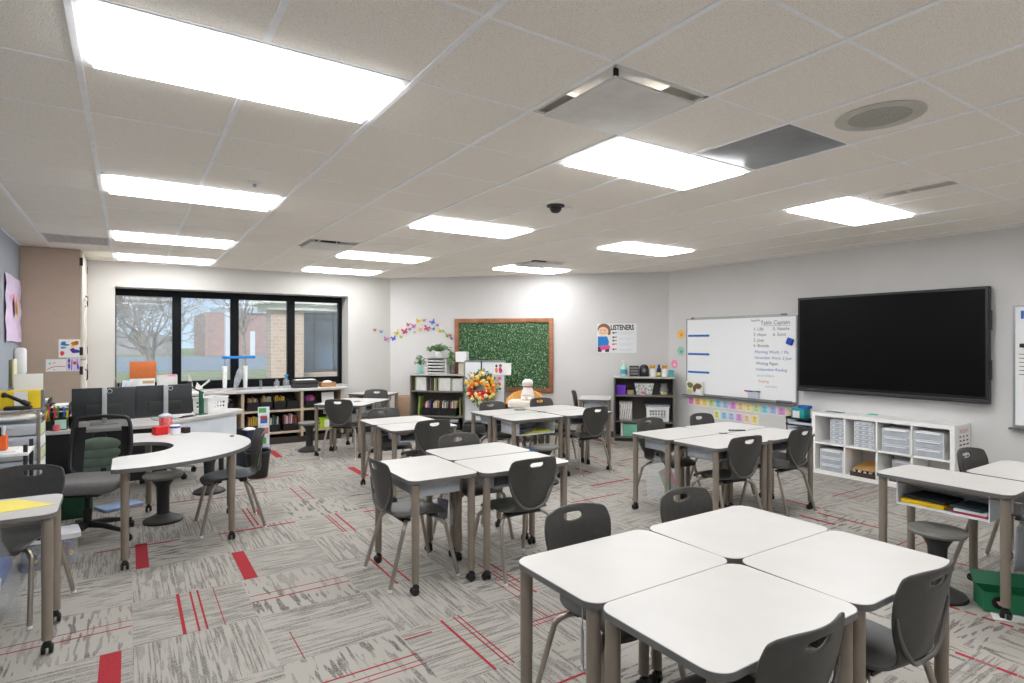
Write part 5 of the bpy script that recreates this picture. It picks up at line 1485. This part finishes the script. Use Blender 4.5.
m = MB(); m.box(-hw + .11, -hw + .15, -.045, -.02, WBZ1 - .006, WBZ1 + .02); m.box(hw - .22, hw - .14, -.045, -.02, WBZ1 - .004, WBZ1 + .022); m.build('rail_clip', GREYP, t, smooth=0)
INK = [colm((84, 84, 92)), colm((70, 104, 176)), colm((214, 120, 124)), colm((150, 182, 178)), colm((52, 56, 90))]
m = MB()
X = lambda y: wc - y           # wall y to board x
yy = -.0235
write(m, 'Table Captain', X(4.97), 1.835, .078, yy, 0, shear=.12)
m.box(X(4.94), X(4.52), yy, -.022, 1.815, 1.819, m=0)
write(m, 'Supplies', X(5.12), 1.885, .045, yy, 0, shear=.1)
for k, w in enumerate(('1. Lilla', '2. Hope', '3. Joey', '4. Brenda')): write(m, w, X(5.08), 1.755 - .078 * k, .062, yy, 0, shear=.12)
for k, w in enumerate(('5. Natalie', '6. Scott')): write(m, w, X(4.78), 1.755 - .078 * k, .062, yy, 0, shear=.12)
write(m, 'Morning Work: 1 Pic', X(5.06), 1.435, .06, yy, 1, shear=.15)
write(m, 'November Work: 2 Jour', X(5.06), 1.355, .055, yy, 1, shear=.15)
write(m, 'Writing Paper', X(5.04), 1.275, .06, yy, 4, shear=.15)
write(m, 'Independent Reading', X(5.04), 1.195, .055, yy, 1, shear=.15)
write(m, 'check folders', X(5.03), 1.11, .05, yy, 3, shear=.15)
write(m, 'Reading', X(5.00), 1.03, .05, yy, 2, shear=.15)
write(m, 'math facts', X(4.90), .965, .045, yy, 3, shear=.15)
m.build('handwriting', INK, t, smooth=0, recalc=False)
for k, (z, n_) in enumerate(((1.69, 'uppermost'), (1.405, 'middle'), (1.125, 'lowest'))):
    o = MB().box(-.20, .20, -.010, 0, -.015, .015, b=.004).build('magnetic_strip', colm((36, 110, 190)))
    put(o, (XR - .0225, 6.03, z), RZR)
    tag(o, 'blue magnetic strip on the whiteboard, %s of three' % n_, 'magnet', 'blue magnetic strips')
t = thing('magnetic_cube', 'deep blue square magnet near whiteboard edge', 'magnet', (XR - .0225, 4.52, 1.60), RZR)
MB().box(-.045, .045, -.04, 0, -.045, .045, b=.014, seg=3).build('magnet', colm((30, 76, 180)), t).rotation_euler = (0, R(20), 0)
t = thing('picture_book', 'picture book in green and brown standing on whiteboard tray', 'book', (XR - .03, 6.08, WBZ0 - .004), RZR)
MB().box(-.16, .16, -.03, -.012, 0, .21, b=.002).build('cover', mat('book_cover', (226, 224, 214), .5), t)
m = MB(); blobs(m, [(-.08, .15, .07, .05, 0), (.07, .14, .07, .05, 1), (-.09, .05, .06, .04, 2), (.07, .05, .07, .05, 3), (.0, .1, .04, .06, 1)], -.0315)
m.build('cover_picture', [colm((120, 126, 56)), colm((120, 92, 60)), colm((210, 206, 150)), PAPER], t, smooth=0, recalc=False)
t = thing('marker_holder', 'white magnetic holder with coloured markers low on the whiteboard', 'holder', (XR - .0225, 5.08, .80), RZR)
m = MB(); m.box(-.06, .10, -.035, -.002, 0, .085); m.build('pocket', FROST, t, smooth=0)
for k, c in enumerate(((210, 50, 40), (50, 70, 180), (120, 160, 130), (40, 40, 44))):
    MB().tube([(-.13 + .065 * k, -.02, .098), (-.075 + .065 * k, -.02, .096)], .009, 8).build('marker', colm(c), t)
t = thing('board_eraser', 'grey felt eraser on the whiteboard tray near the TV', 'eraser', (XR - .055, 4.60, WBZ0 - .004), RZR)
MB().box(-.10, .10, -.022, .022, .012, .034, b=.004).build('back', GREYP, t); MB().box(-.10, .10, -.022, .022, 0, .012).build('felt', DARK, t, smooth=0)

# pastel number cards under it
CC = [('pink', (222, 120, 190)), ('orange', (246, 176, 84)), ('yellow', (246, 206, 72)), ('lime', (196, 216, 112)), ('aqua', (120, 206, 230)), ('periwinkle', (160, 184, 236)), ('magenta', (220, 130, 214)), ('peach', (248, 190, 130)),
      ('lemon', (246, 226, 120)), ('light green', (196, 218, 130)), ('sky blue', (110, 206, 226)), ('lavender blue', (160, 184, 232)), ('violet pink', (214, 132, 206)), ('apricot', (246, 196, 140)), ('pale yellow', (248, 228, 130))]
C2 = [('lime', (206, 220, 120)), ('aqua', (130, 200, 232)), ('periwinkle', (172, 182, 236)), ('orchid', (220, 140, 214)), ('peach', (248, 204, 166)), ('yellow', (246, 222, 120))]
def num_card(label, y, z, c):
    t = thing('number_card', label, 'card', rwall(y, z, .001), RZR, 'pastel number cards')
    MB().box(-.056, .056, -.002, 0, -.062, .062).build('border', PAPER, t, smooth=0)
    c = tuple(int(x + (255 - x) * .22) for x in c)
    MB().box(-.049, .049, -.003, -.0015, -.054, .054).build('face', colm(c), t, smooth=0)
    m = MB(); d = tuple(int(x * .8) for x in c)
    m.box(-.03, .03, -.0036, -.0028, -.035, -.025); m.box(-.028, .022, -.0036, -.0028, -.015, -.006)
    ell(m, 0, .022, .016, .02, 0, -.0036, 12)
    m.build('print', colm(d), t, smooth=0, recalc=False)
for k, (n_, c) in enumerate(CC): num_card('%s number card, %s of upper row below the whiteboard' % (n_, ORD[k]), 6.195 - .1275 * k, .668 - .0012 * k, c)
for k, (n_, c) in enumerate(C2): num_card('%s number card, %s of lower row below the whiteboard' % (n_, ORD[k]), 5.71 - .1275 * k, .50 - .0012 * k, c)

# ------------------------------------------------------------------ screen
t = thing('television', 'huge black flat screen TV on the wall above the white cubby', 'tv', rwall(3.355, 0), RZR)
tw, z0, z1 = 1.015, .96, 2.165
MB().box(-tw, tw, -.11, -.035, z0, z1, b=.006).build('housing', BLACK, t)
MB().box(-tw + .028, tw - .028, -.1115, -.108, z0 + .075, z1 - .028).build('screen_panel', mat('screen_black', (5, 5, 6), .38, var=.0, spec=.12), t, smooth=0)
m = MB(); m.box(-tw, tw, -.122, -.108, z0, z0 + .045, b=.005); m.build('lower_bezel', mat('bezel_grey', (40, 43, 47), .4), t)
m = MB(); m.box(-tw + .004, -tw + .02, -.1125, -.1, z0 + .05, z1 - .01); m.box(tw - .02, tw - .004, -.1125, -.1, z0 + .05, z1 - .01); m.box(-tw + .01, tw - .01, -.1125, -.1, z1 - .02, z1 - .006)
m.build('bezel', mat('bezel_grey2', (44, 46, 48), .35), t, smooth=0)
MB().box(tw - .30, tw - .09, -.15, -.118, z0 + .006, z0 + .022, b=.004).build('pen_ledge', DARK, t)
m = MB()
for k in range(3): m.box(-tw + .14 + .03 * k, -tw + .155 + .03 * k, -.1232, -.121, z0 + .024, z0 + .029)
m.build('indicator', GREYP, t, smooth=0)
m = MB(); m.box(tw - .004, tw + .012, -.10, -.05, z0 + .25, z0 + .45); m.box(tw - .004, tw + .012, -.10, -.05, z1 - .45, z1 - .25); m.build('side_grip', BLACK, t, smooth=0)
MB().box(-.4, .4, -.036, 0, 1.3, 1.8).build('wall_mount', DARK, t, smooth=0)

# second whiteboard, cut by the frame
y0, y1 = .25, 2.17
wc = (y0 + y1) / 2; hw = (y1 - y0) / 2
t = thing('whiteboard', 'second whiteboard past the TV, mostly cut off by picture edge', 'whiteboard', rwall(wc, 0), RZR)
MB().box(-hw + .015, hw - .015, -.022, 0, .765, 1.945).build('writing_surface', BOARD, t, smooth=0)
m = MB(); m.box(-hw, -hw + .018, -.028, 0, .75, 1.96); m.box(hw - .018, hw, -.028, 0, .75, 1.96); m.box(-hw + .018, hw - .018, -.028, 0, 1.942, 1.96); m.box(-hw + .018, hw - .018, -.028, 0, .75, .77)
m.build('frame', ALU, t, smooth=0)
MB().box(-hw - .02, hw, -.09, -.022, .725, .745, b=.005).build('marker_tray', MATS['dark_alu'], t)
tag(put(MB().box(-.012, .012, -.006, 0, -.04, .04, b=.002).build('blue_magnet', colm((60, 100, 190))), (XR - .0225, 2.095, 1.865), RZR), 'thin blue magnet at top corner of second whiteboard', 'magnet')
t = thing('pinned_paper', 'white sheet under a black magnet clip on second whiteboard', 'paper', (XR - .0225, 2.04, 1.42), RZR)
MB().box(-.10, .12, -.003, -.0005, -.20, .13).build('sheet', PAPER, t, smooth=0); MB().box(-.075, -.035, -.02, -.003, .12, .16, b=.006).build('magnet_clip', BLACK, t)
m = MB()
for k in range(6): m.box(-.08, .09, -.0042, -.003, .05 - .04 * k, .058 - .04 * k)
m.build('print_lines', GREYP, t, smooth=0)
t = thing('notice_card', 'small printed notice below the clipped sheet on second whiteboard', 'card', (XR - .0225, 2.02, 1.12), RZR)
MB().box(-.075, .11, -.003, -.0005, -.08, .08).build('sheet', PAPER, t, smooth=0)
m = MB()
for a, b, c, d in ((-.06, -.02, .0, .055), (-.01, .03, .0, .055), (-.06, -.02, -.06, -.01), (-.01, .03, -.06, -.01)): m.prism([(0, 0), (.001, 0), (.001, .001), (0, .001)], 0, .0001); m.box(a, b, -.0042, -.003, c, c + .006); m.box(a, b, -.0042, -.003, d - .006, d); m.box(a, a + .006, -.0042, -.003, c, d); m.box(b - .006, b, -.0042, -.003, c, d)
m.build('print', GREYP, t, smooth=0)

# ------------------------------------------------------------------ white cubby shelf
KY0, KY1, KD, KH = 2.53, 4.02, .39, .74
cy_ = (KY0 + KY1) / 2; hw = (KY1 - KY0) / 2
t = thing('cubby_shelf', 'white eight-compartment cubby shelf under the TV', 'shelf unit', rwall(cy_, 0, .005), RZR)
CUB = mat('cubby_white', (248, 247, 245), .4, var=.01)
for sx in (-1, 1): MB().box(sx * hw - (.042 if sx > 0 else 0), sx * hw + (.042 if sx < 0 else 0), -KD, 0, .0, KH - .042).build('side_panel', CUB, t, smooth=0)
MB().box(-hw, hw, -KD, 0, KH - .042, KH).build('top', CUB, t, smooth=0)
MB().box(-hw + .042, hw - .042, -KD, 0, 0, .042).build('bottom', CUB, t, smooth=0)
cw = (2 * hw - .084) / 4
MB().box(-hw + .042, hw - .042, -KD, 0, KH / 2 - .009, KH / 2 + .009).build('shelf', CUB, t, smooth=0)
for k in (1, 2, 3): MB().box(-hw + .042 + cw * k - .009, -hw + .042 + cw * k + .009, -KD, 0, .042, KH - .042).build('divider', CUB, t, smooth=0)
def cub(k, row, dx=0.0, off=.24): return rwall(KY1 - .042 - cw * (k + .5) - dx, (.0425 if row == 0 else KH / 2 + .0095), off)
def drawer_unit(label, loc, w, d, h, n, cols=1, dark=False, group=None):
    t = thing('drawer_unit', label, 'drawer organizer', loc, RZR, group)
    m = MB(); m.box(-w / 2, w / 2, -d / 2, d / 2, h - .008, h); m.box(-w / 2, w / 2, -d / 2, d / 2, 0, .008); m.box(-w / 2, -w / 2 + .007, -d / 2, d / 2, 0, h); m.box(w / 2 - .007, w / 2, -d / 2, d / 2, 0, h); m.box(-w / 2, w / 2, d / 2 - .006, d / 2, 0, h)
    for i in range(1, n): m.box(-w / 2, w / 2, -d / 2, d / 2, h * i / n - .003, h * i / n + .003)
    m.build('casing', WPL, t, smooth=0)
    ww = (w - .014) / cols
    for c in range(cols):
        for i in range(n):
            z = h * i / n + .006; hh = h / n - .012; x0 = -w / 2 + .007 + ww * c + .002; x1 = x0 + ww - .004
            dr = MB().box(x0, x1, -d / 2 - .004, d / 2 - .012, z, z + hh, b=.003).build('drawer', FROST, t)
            if cols == 1:
                MB().box(x0 + .02, x1 - .02, -d / 2 - .016, -d / 2 - .003, z + hh - .018, z + hh - .004, b=.004).build('handle', WPL, dr)
            else:
                MB().box((x0 + x1) / 2 - .014, (x0 + x1) / 2 + .014, -d / 2 - .012, -d / 2 - .003, z + hh * .35, z + hh * .65, b=.003).build('handle', WPL, dr)
    if dark:
        m = MB()
        for i in range(n): m.box(w / 2 - .001, w / 2 + .0015, -d / 2 + .03, d / 2 - .05, h * i / n + .01, h * (i + 1) / n - .01)
        m.build('side_slots', DARK, t, smooth=0)
    return t
drawer_unit('white small-drawer organizer in the cubby top row beside teal box', cub(0, 1, .07, .20), .17, .30, .29, 6, 2)
drawer_unit('white many-drawer organizer with dark side slots in cubby top row', cub(1, 1, .03, .22), .22, .30, .30, 6, 3, True)
drawer_unit('clear three-drawer unit in cubby top row, second from poster end', cub(2, 1, .02), .28, .30, .26, 3)
drawer_unit('clear three-drawer unit in cubby top row nearest the poster end', cub(3, 1, -.02), .28, .30, .27, 3)
drawer_unit('clear three-drawer unit in cubby bottom row beneath small-drawer organizer', cub(0, 0, .02), .27, .30, .26, 3)
drawer_unit('clear low drawer unit in cubby bottom row behind tray desk', cub(2, 0, .05, .18), .22, .22, .24, 3)
t = thing('supply_box', 'wooden box of black and white patterned pieces in bottom cubby', 'box', cub(1, 0, .02), RZR)
m = MB(); m.prism([(-.14, -.14), (.14, -.14), (.14, .14), (-.14, .14)], 0, .05, inner=[(-.13, -.13), (.13, -.13), (.13, .13), (-.13, .13)]); m.box(-.13, .13, -.13, .13, 0, .006)
m.build('box', mat('dark_walnut', (70, 52, 42), .6), t, smooth=0)
m = MB(); m.add([(-.14, -.10, .075), (.12, -.14, .085), (.13, .14, .16), (-.10, .14, .15)], [(0, 1, 2, 3)]); m.add([(-.14, -.10, .070), (.12, -.14, .080), (.13, .14, .155), (-.10, .14, .145)], [(3, 2, 1, 0)])
m.build('tan_board', colm((196, 150, 92)), t, smooth=0, recalc=False)
for k in range(12): MB().ball((-.11 + .02 * k, -.10 + .012 * (k % 3), .045 + .01 * (k % 2)), .022, sub=1).build('patterned_piece', [PAPER, BLACK, colm((150, 130, 110))][k % 3], t)
# sheet on the end panel (faces -y)
t = thing('word_chart', 'white word list with red heading on the cubby end panel', 'poster', (XR - .175, KY0 - .001, .47))
MB().box(-.14, .14, -.002, 0, -.25, .25).build('sheet', PAPER, t, smooth=0)
m = MB()
write(m, 'WORDS', -.10, .185, .055, -.003, 0)
for c in range(3):
    for r_ in range(9):
        z = .14 - .042 * r_
        m.box(-.11 + .085 * c, -.11 + .085 * c + .035 + .012 * ((r_ * 7 + c * 3) % 3), -.003, -.0018, z, z + .016, m=1 + (r_ + c) % 2)
m.build('print', [colm((214, 80, 100)), colm((110, 70, 84)), colm((90, 90, 100))], t, smooth=0, recalc=False)
tag(put(MB().box(-.10, .10, -.05, .05, 0, .006, b=.002).build('ruler_card', mat('blue_grey_card', (120, 136, 160), .5)), rwall(3.83, KH, .22), RZR), 'flat blue-grey card on cubby top near the teal box', 'card')
tag(put(MB().box(-.045, .045, -.04, .04, 0, .01, b=.003).build('teal_notepad', colm((80, 190, 170))), rwall(3.45, KH, .10), RZR), 'tiny teal pad lying on the cubby top against wall', 'notepad')
# black mesh tray tower next to the cubby
t = thing('tray_tower', 'black mesh tray tower standing between cubby and number cards', 'paper tray', rwall(4.215, 0, .20), RZR)
m = MB()
for sx in (-.17, .17):
    for sy in (-.13, .13): m.tube([(sx, sy, 0), (sx, sy, .64)], .008, 6)
m.build('post', BLACK, t)
for z in (.12, .30, .44, .53, .61):
    m = MB(); m.box(-.18, .18, -.14, .14, z, z + .006); m.box(-.18, .18, -.14, -.135, z, z + .022); m.box(-.18, -.175, -.14, .14, z, z + .03); m.box(.175, .18, -.14, .14, z, z + .03)
    s_ = m.build('tray_shelf', BLACK, t, smooth=0)
    if z < .6: MB().box(-.16, .16, -.12, .12, z + .007, z + .05).build('paper_stack', mat('blue_white_paper', (206, 216, 230), .7), s_, smooth=0)
t = thing('teal_box', 'teal box with white label on the black tray tower', 'box', rwall(4.26, .617, .21), RZR)
MB().box(-.10, .08, -.07, .07, 0, .13, b=.004).build('box', colm((22, 150, 156)), t); MB().box(-.075, .015, -.073, -.07, .01, .10).build('label_card', PAPER, t, smooth=0)
tag(put(MB().box(-.07, .07, -.05, .05, 0, .035, b=.006).build('blue_case', colm((36, 96, 180))), rwall(4.22, .748, .20), RZR), 'blue case lying on top of the teal box', 'case')

# ------------------------------------------------------------------ things on and under the student desks
t = thing('pencil', 'yellow pencil lying on a desk in the whiteboard pod', 'pencil', (4.50, 3.21, .733), R(-25))
MB().tube([(-.07, 0, 0), (.055, 0, 0)], .0065, 6).build('shaft', colm((240, 206, 40)), t); MB().tube([(.055, 0, 0), (.075, 0, 0)], [.006, .001], 6).build('tip', TAN, t)
tag(put(MB().tube([(-.08, 0, 0), (.08, 0, 0)], .0065, 8).build('marker', DARK), (4.98, 3.60, .733), R(-35)), 'dark marker lying across the seam of the whiteboard pod', 'marker')
tag(put(MB().tube([(-.07, 0, 0), (.07, 0, 0)], .0065, 8).build('pen', DARK), (4.16, 6.18, .733), R(-35)), 'dark pen on the desk in front of plush toy', 'pen')
tag(put(MB().box(-.05, .05, -.012, .012, 0, .008, b=.002).build('nameplate', DARK), (2.78, 8.36, .7255), R(20)), 'small dark strip on angled desk near window shelf', 'nameplate')
# folders in the tray of the turned desk (tray spans x 4.27..4.58, y 1.35..1.85, z .59)
for nm, loc, rz, s, c, lab in (('folder', (4.366, 1.72, .543), R(2), (.105, .12, .028), (250, 206, 24), 'yellow folder in the open desk tray before the cubby'), ('notebook', (4.40, 1.70, .572), R(-6), (.115, .12, .02), (44, 50, 58), 'dark notebook resting on the yellow folder in desk tray'),
                                ('notebook', (4.366, 1.46, .543), R(-2), (.105, .09, .015), (206, 60, 84), 'red notebook in the desk tray beside yellow folder'), ('notebook', (4.355, 1.46, .559), R(3), (.10, .085, .015), (226, 226, 230), 'white notebook on top of the red one in tray'),
                                ('notebook', (4.37, 1.465, .575), R(-8), (.105, .085, .014), (60, 78, 84), 'slate notebook topmost of the stack beside yellow folder')):
    tag(put(MB().box(-s[0], s[0], -s[1], s[1], 0, s[2], b=.002).build(nm, colm(c)), loc, rz), lab, nm)
tag(put(MB().box(-.18, .16, -.10, .10, 0, .02, b=.002).build('folder', colm((206, 204, 90))), (3.98, 5.60, .543), R(5)), 'olive yellow folder in the tray above tucked wobble stool', 'folder')
tag(put(MB().box(-.10, .08, -.09, .09, 0, .03, b=.002).build('notebook', colm((70, 72, 80))), (3.82, 5.62, .564), R(-4)), 'dark notebook on the olive folder in wreath pod tray', 'notebook')
t = thing('book_sack', 'blue and yellow book sack on the floor under wreath pod', 'bag', (4.06, 5.72, 0), R(-30))
MB().box(-.12, .12, -.05, .05, 0, .34, b=.02).build('body', colm((110, 140, 190)), t); MB().box(-.02, .10, -.056, -.05, .03, .2).build('pocket', colm((200, 180, 90)), t, smooth=0)
bag('clear bag with rainbow booklet hanging under whiteboard pod desk corner', (4.155, 3.86, .52), R(-80), .24, .40, [('booklet', -.03, .09, -.37, -.13, mat('rainbow_print', (226, 80, 150), .5, col2=(90, 190, 180), scale=16), R(-24)), ('green_card', -.07, .03, -.30, -.12, colm((120, 180, 110)), R(-30))])
bag('grey clear bag hanging under the tray desk by the green box', (4.765, 1.335, .52), R(-30), .18, .42, [('papers', -.05, .05, -.38, -.1, mat('grey_film', (176, 180, 190), .4), R(3))])
bag('small clear bag hanging from chair in the three-desk pod', (1.95, 3.89, .52), R(-60), .16, .26, [('purple_pouch', -.05, .04, -.22, -.08, colm((90, 70, 120)), R(5)), ('green_card', -.02, .05, -.24, -.18, colm((30, 130, 90)), R(12))])
t = thing('hang_tag', 'grey clear tag hanging beneath frontmost desk pod corner', 'tag', (1.36, 1.62, .60), R(60))
MB().box(-.028, .028, -.002, .002, -.16, -.02, b=.001).build('card', mat('grey_tag', (150, 154, 160), .3, alpha=.9), t); MB().tube([(0, 0, -.02), (0, 0, .09)], .002, 6).build('string', WPL, t)
t = thing('green_box', 'green cardboard box with round black emblem on the carpet', 'box', (4.396, 1.368, 0.012), R(-53))
gb = MB(); gb.prism([(-.11, -.13), (.42, -.13), (.42, .02), (-.11, .02)], .0, .11, inner=[(-.104, -.124), (.414, -.124), (.414, .014), (-.104, .014)]); gb.box(-.105, .415, -.125, .015, 0, .005)
gb.build('carton', mat('box_green', (28, 112, 74), .5), t, smooth=0)
gb = MB(); gb.add([(-.11, .02, .11), (.42, .02, .11), (.42, .085, .17), (-.11, .085, .17)], [(0, 1, 2, 3)]); gb.add([(-.11, -.13, .11), (-.11, .02, .11), (-.16, .02, .17), (-.16, -.13, .17)], [(0, 1, 2, 3)]); gb.build('flap', MATS['box_green'], t, smooth=0, recalc=False)
gb = MB(); gb.M = Matrix.Translation((-.035, -.1305, .055)) @ Matrix.Rotation(PI / 2, 4, 'X'); gb.lathe([(.036, 0), (.036, .001), (.002, .0012)], 22); gb.build('emblem', BLACK, t)
gb = MB(); gb.M = Matrix.Translation((-.035, -.132, .055)) @ Matrix.Rotation(PI / 2, 4, 'X'); gb.add([(-.014, .006, .001), (.014, .014, .001), (.004, -.018, .001)], [(0, 1, 2)]); gb.build('emblem_mark', colm((230, 190, 190)), t, smooth=0, recalc=False)
tag(put(MB().prism([(-.20, -.14), (.30, -.16), (.30, .14), (-.14, .15)], 0, .003).build('paper', PAPER), (4.40, 1.24, .002), R(-52)), 'white paper sheet on carpet beneath the green box', 'paper')

# ------------------------------------------------------------------ outdoors
LAWN = mat('winter_lawn', (150, 152, 110), .95, var=.2, scale=.8)
tag(MB().box(-80, 140, YN + .7, 180, -.35, -.25).build('lawn', LAWN, smooth=0), kind='structure')
tag(MB().box(-60, 120, 42, 84, -.25, -.235).build('street', mat('street', (146, 152, 160), .9, var=.05, scale=.3), smooth=0), kind='structure')
# bare tree
def tree(label, loc, seed, h, r0, depth=6):
    t = thing('bare_tree', label, 'tree', loc)
    rr = random.Random(seed)
    m = MB(); tr_ = MB()
    cnt = [0]
    def grow(p, d, L, r, k):
        cnt[0] += 1
        n = 4 if k < 3 else 3
        pts = [p]; dd = d
        for i in range(n):
            dd = (dd + Vector((rr.uniform(-.16, .16), rr.uniform(-.16, .16), rr.uniform(-.05, .14)))).normalized()
            pts.append(pts[-1] + dd * L / n)
        rad = [max(.007, r * (1 - .38 * i / n)) for i in range(n + 1)]
        (tr_ if k == 0 else m).tube(pts, rad, 7 if k < 3 else 4, cap=False)
        if k >= depth: return
        nb = 5 if k == 0 else 4 if k == 1 else rr.choice((3, 3, 2)) if k < 6 else 2
        for b in range(nb):
            a = rr.uniform(0, 2 * PI); sp = rr.uniform(.35, .95)
            o = dd.orthogonal().normalized(); o.rotate(Matrix.Rotation(a, 3, dd))
            nd = (dd * math.cos(sp) + o * math.sin(sp)).normalized()
            st = pts[-1] if b < 2 or k == 0 else pts[2]
            grow(st, nd, L * rr.uniform(.62, .84), rad[-1] * rr.uniform(.62, .82), k + 1)
    grow(Vector((0, 0, 0)), Vector((.05, 0, 1)), h, r0, 0)
    BK = mat('bark', (168, 156, 148), .9, var=.25, scale=5)
    tr_.build('trunk', BK, t, smooth=60, recalc=False); m.build('branches', BK, t, smooth=60, recalc=False)
    return t
tree('large bare winter tree outside the window nearest the cabinet', (.62, 18.6, -.27), 12, 1.3, .17, 7)
tree('smaller bare tree farther out, seen through second window', (4.6, 30, -.27), 4, 2.2, .13, 6)
# distant brick building
BRK = mat('far_brick', (176, 146, 138), .9, var=.1, scale=2)
t = thing('brick_building', 'distant low brick building with white corner beyond the street', 'building', (0, 0, -.25))
MB().box(8.2, 70, 84, 99, 0, 5.6).build('wall', BRK, t, smooth=0)
MB().box(10.4, 70.4, 83.6, 99.4, 5.6, 6.6).build('roof', mat('far_fascia', (190, 196, 204), .7), t, smooth=0)
MB().box(10.4, 11.0, 82.6, 84, 0, 5.6).build('pale_corner', mat('far_white', (222, 222, 224), .8), t, smooth=0)
m = MB(); m.box(13.5, 14.1, 83.9, 84, 0, 3.2); m.box(15.6, 16.2, 83.9, 84, 0, 3.2); m.build('door', mat('far_door', (220, 224, 230), .6), t, smooth=0)
rr = random.Random(21); pts = [(-60, -.25)]
for k in range(67): pts.append((-60 + k, 2.2 + 1.1 * rr.random() + .5 * math.sin(k * .35)))
pts.append((6, -.25)); m = MB(); m.M = Matrix.Translation((0, 100, 0)) @ Matrix.Rotation(R(90), 4, 'X'); m.prism(pts, -8, 0)
tag(m.build('distant_woods', mat('bare_woods', (168, 164, 168), .95, var=.12, scale=.6), smooth=0), kind='structure')
# the school's own entrance wing
t = thing('entrance_wing', 'tan brick entrance wing with white canopy and dark glass', 'building', (0, 0, -.25))
TB = bpy.data.materials.new('tan_brick'); TB.use_nodes = True
nt = TB.node_tree; bk = nt.nodes.new('ShaderNodeTexBrick'); tc = nt.nodes.new('ShaderNodeTexCoord'); mp = nt.nodes.new('ShaderNodeMapping')
mp.inputs['Rotation'].default_value = (R(90), 0, 0)
bk.inputs['Color1'].default_value = lin((206, 178, 156)); bk.inputs['Color2'].default_value = lin((196, 164, 142)); bk.inputs['Mortar'].default_value = lin((206, 196, 186))
bk.inputs['Scale'].default_value = 2.2; bk.inputs['Mortar Size'].default_value = .02
nt.links.new(tc.outputs['Object'], mp.inputs[0]); nt.links.new(mp.outputs[0], bk.inputs['Vector']); nt.links.new(bk.outputs['Color'], nt.nodes['Principled BSDF'].inputs['Base Color'])
OFFW = mat('canopy_white', (246, 242, 238), .7, var=.02, scale=1)
MB().box(3.95, 5.0, 20.6, 21.4, 0, 2.9).build('pier', TB, t, smooth=0)
MB().box(6.05, 6.75, 19.6, 20.2, 0, 3.1).build('pier', TB, t, smooth=0)
MB().box(5.0, 9.0, 22.2, 22.4, 0, 3.2).build('glass_wall', mat('dark_storefront', (92, 112, 132), .12, var=.2, scale=.8), t, smooth=0)
m = MB()
for x in (5.05, 5.75, 6.45, 7.15): m.box(x, x + .09, 22.1, 22.2, 0, 3.2)
m.box(5.0, 9.0, 22.1, 22.2, .75, .85); m.box(5.0, 9.0, 22.1, 22.2, 2.6, 2.7); m.build('mullion', mat('storefront_frame', (70, 80, 92), .5), t, smooth=0)
MB().box(5.0, 6.6, 22.0, 22.1, 0, .72).build('knee_wall', TB, t, smooth=0)
MB().box(3.55, 7.6, 20.0, 22.4, 3.1, 3.45).build('canopy', OFFW, t, smooth=0)
MB().box(3.8, 7.4, 20.3, 22.2, 2.9, 3.1).build('beam', OFFW, t, smooth=0)
MB().box(3.45, 9.5, 19.9, 22.6, 3.45, 3.75).build('roof_edge', mat('wing_roof', (188, 180, 176), .7), t, smooth=0)
MB().box(4.9, 9.2, 22.4, 24.0, 0, 3.45).build('wall', TB, t, smooth=0)

# ------------------------------------------------------------------ sky, camera, view
w = bpy.data.worlds.new('overcast_sky'); SC.world = w; w.use_nodes = True
nt = w.node_tree; bg = nt.nodes['Background']
tc = nt.nodes.new('ShaderNodeTexCoord'); nz = nt.nodes.new('ShaderNodeTexNoise'); nz.inputs['Scale'].default_value = 2.5
rp = nt.nodes.new('ShaderNodeValToRGB'); rp.color_ramp.elements[0].color = lin((176, 204, 230)); rp.color_ramp.elements[1].color = lin((220, 231, 240))
rp.color_ramp.elements[0].position = .4; rp.color_ramp.elements[1].position = .65
nt.links.new(tc.outputs['Generated'], nz.inputs['Vector']); nt.links.new(nz.outputs['Fac'], rp.inputs['Fac']); nt.links.new(rp.outputs['Color'], bg.inputs['Color'])
bg.inputs['Strength'].default_value = 1.35
sl = bpy.data.lights.new('hazy_sun', 'SUN'); so = bpy.data.objects.new('hazy_sun', sl); COL.objects.link(so)
sl.energy = 3.0; sl.angle = R(12); sl.color = (1, .95, .88); so.rotation_euler = (R(62), 0, R(-24))

cd = bpy.data.cameras.new('camera'); co = bpy.data.objects.new('camera', cd); COL.objects.link(co)
cd.sensor_width = 36; cd.lens = 36 * 587 / 1024; cd.clip_start = .05; cd.clip_end = 400
co.location = (0, 0, 1.60); co.rotation_euler = (PI / 2, 0, -.579)
SC.camera = co
SC.view_settings.view_transform = 'Standard'; SC.view_settings.look = 'None'; SC.view_settings.gamma = 1; SC.view_settings.use_curve_mapping = False
SC.view_settings.exposure = 0.0
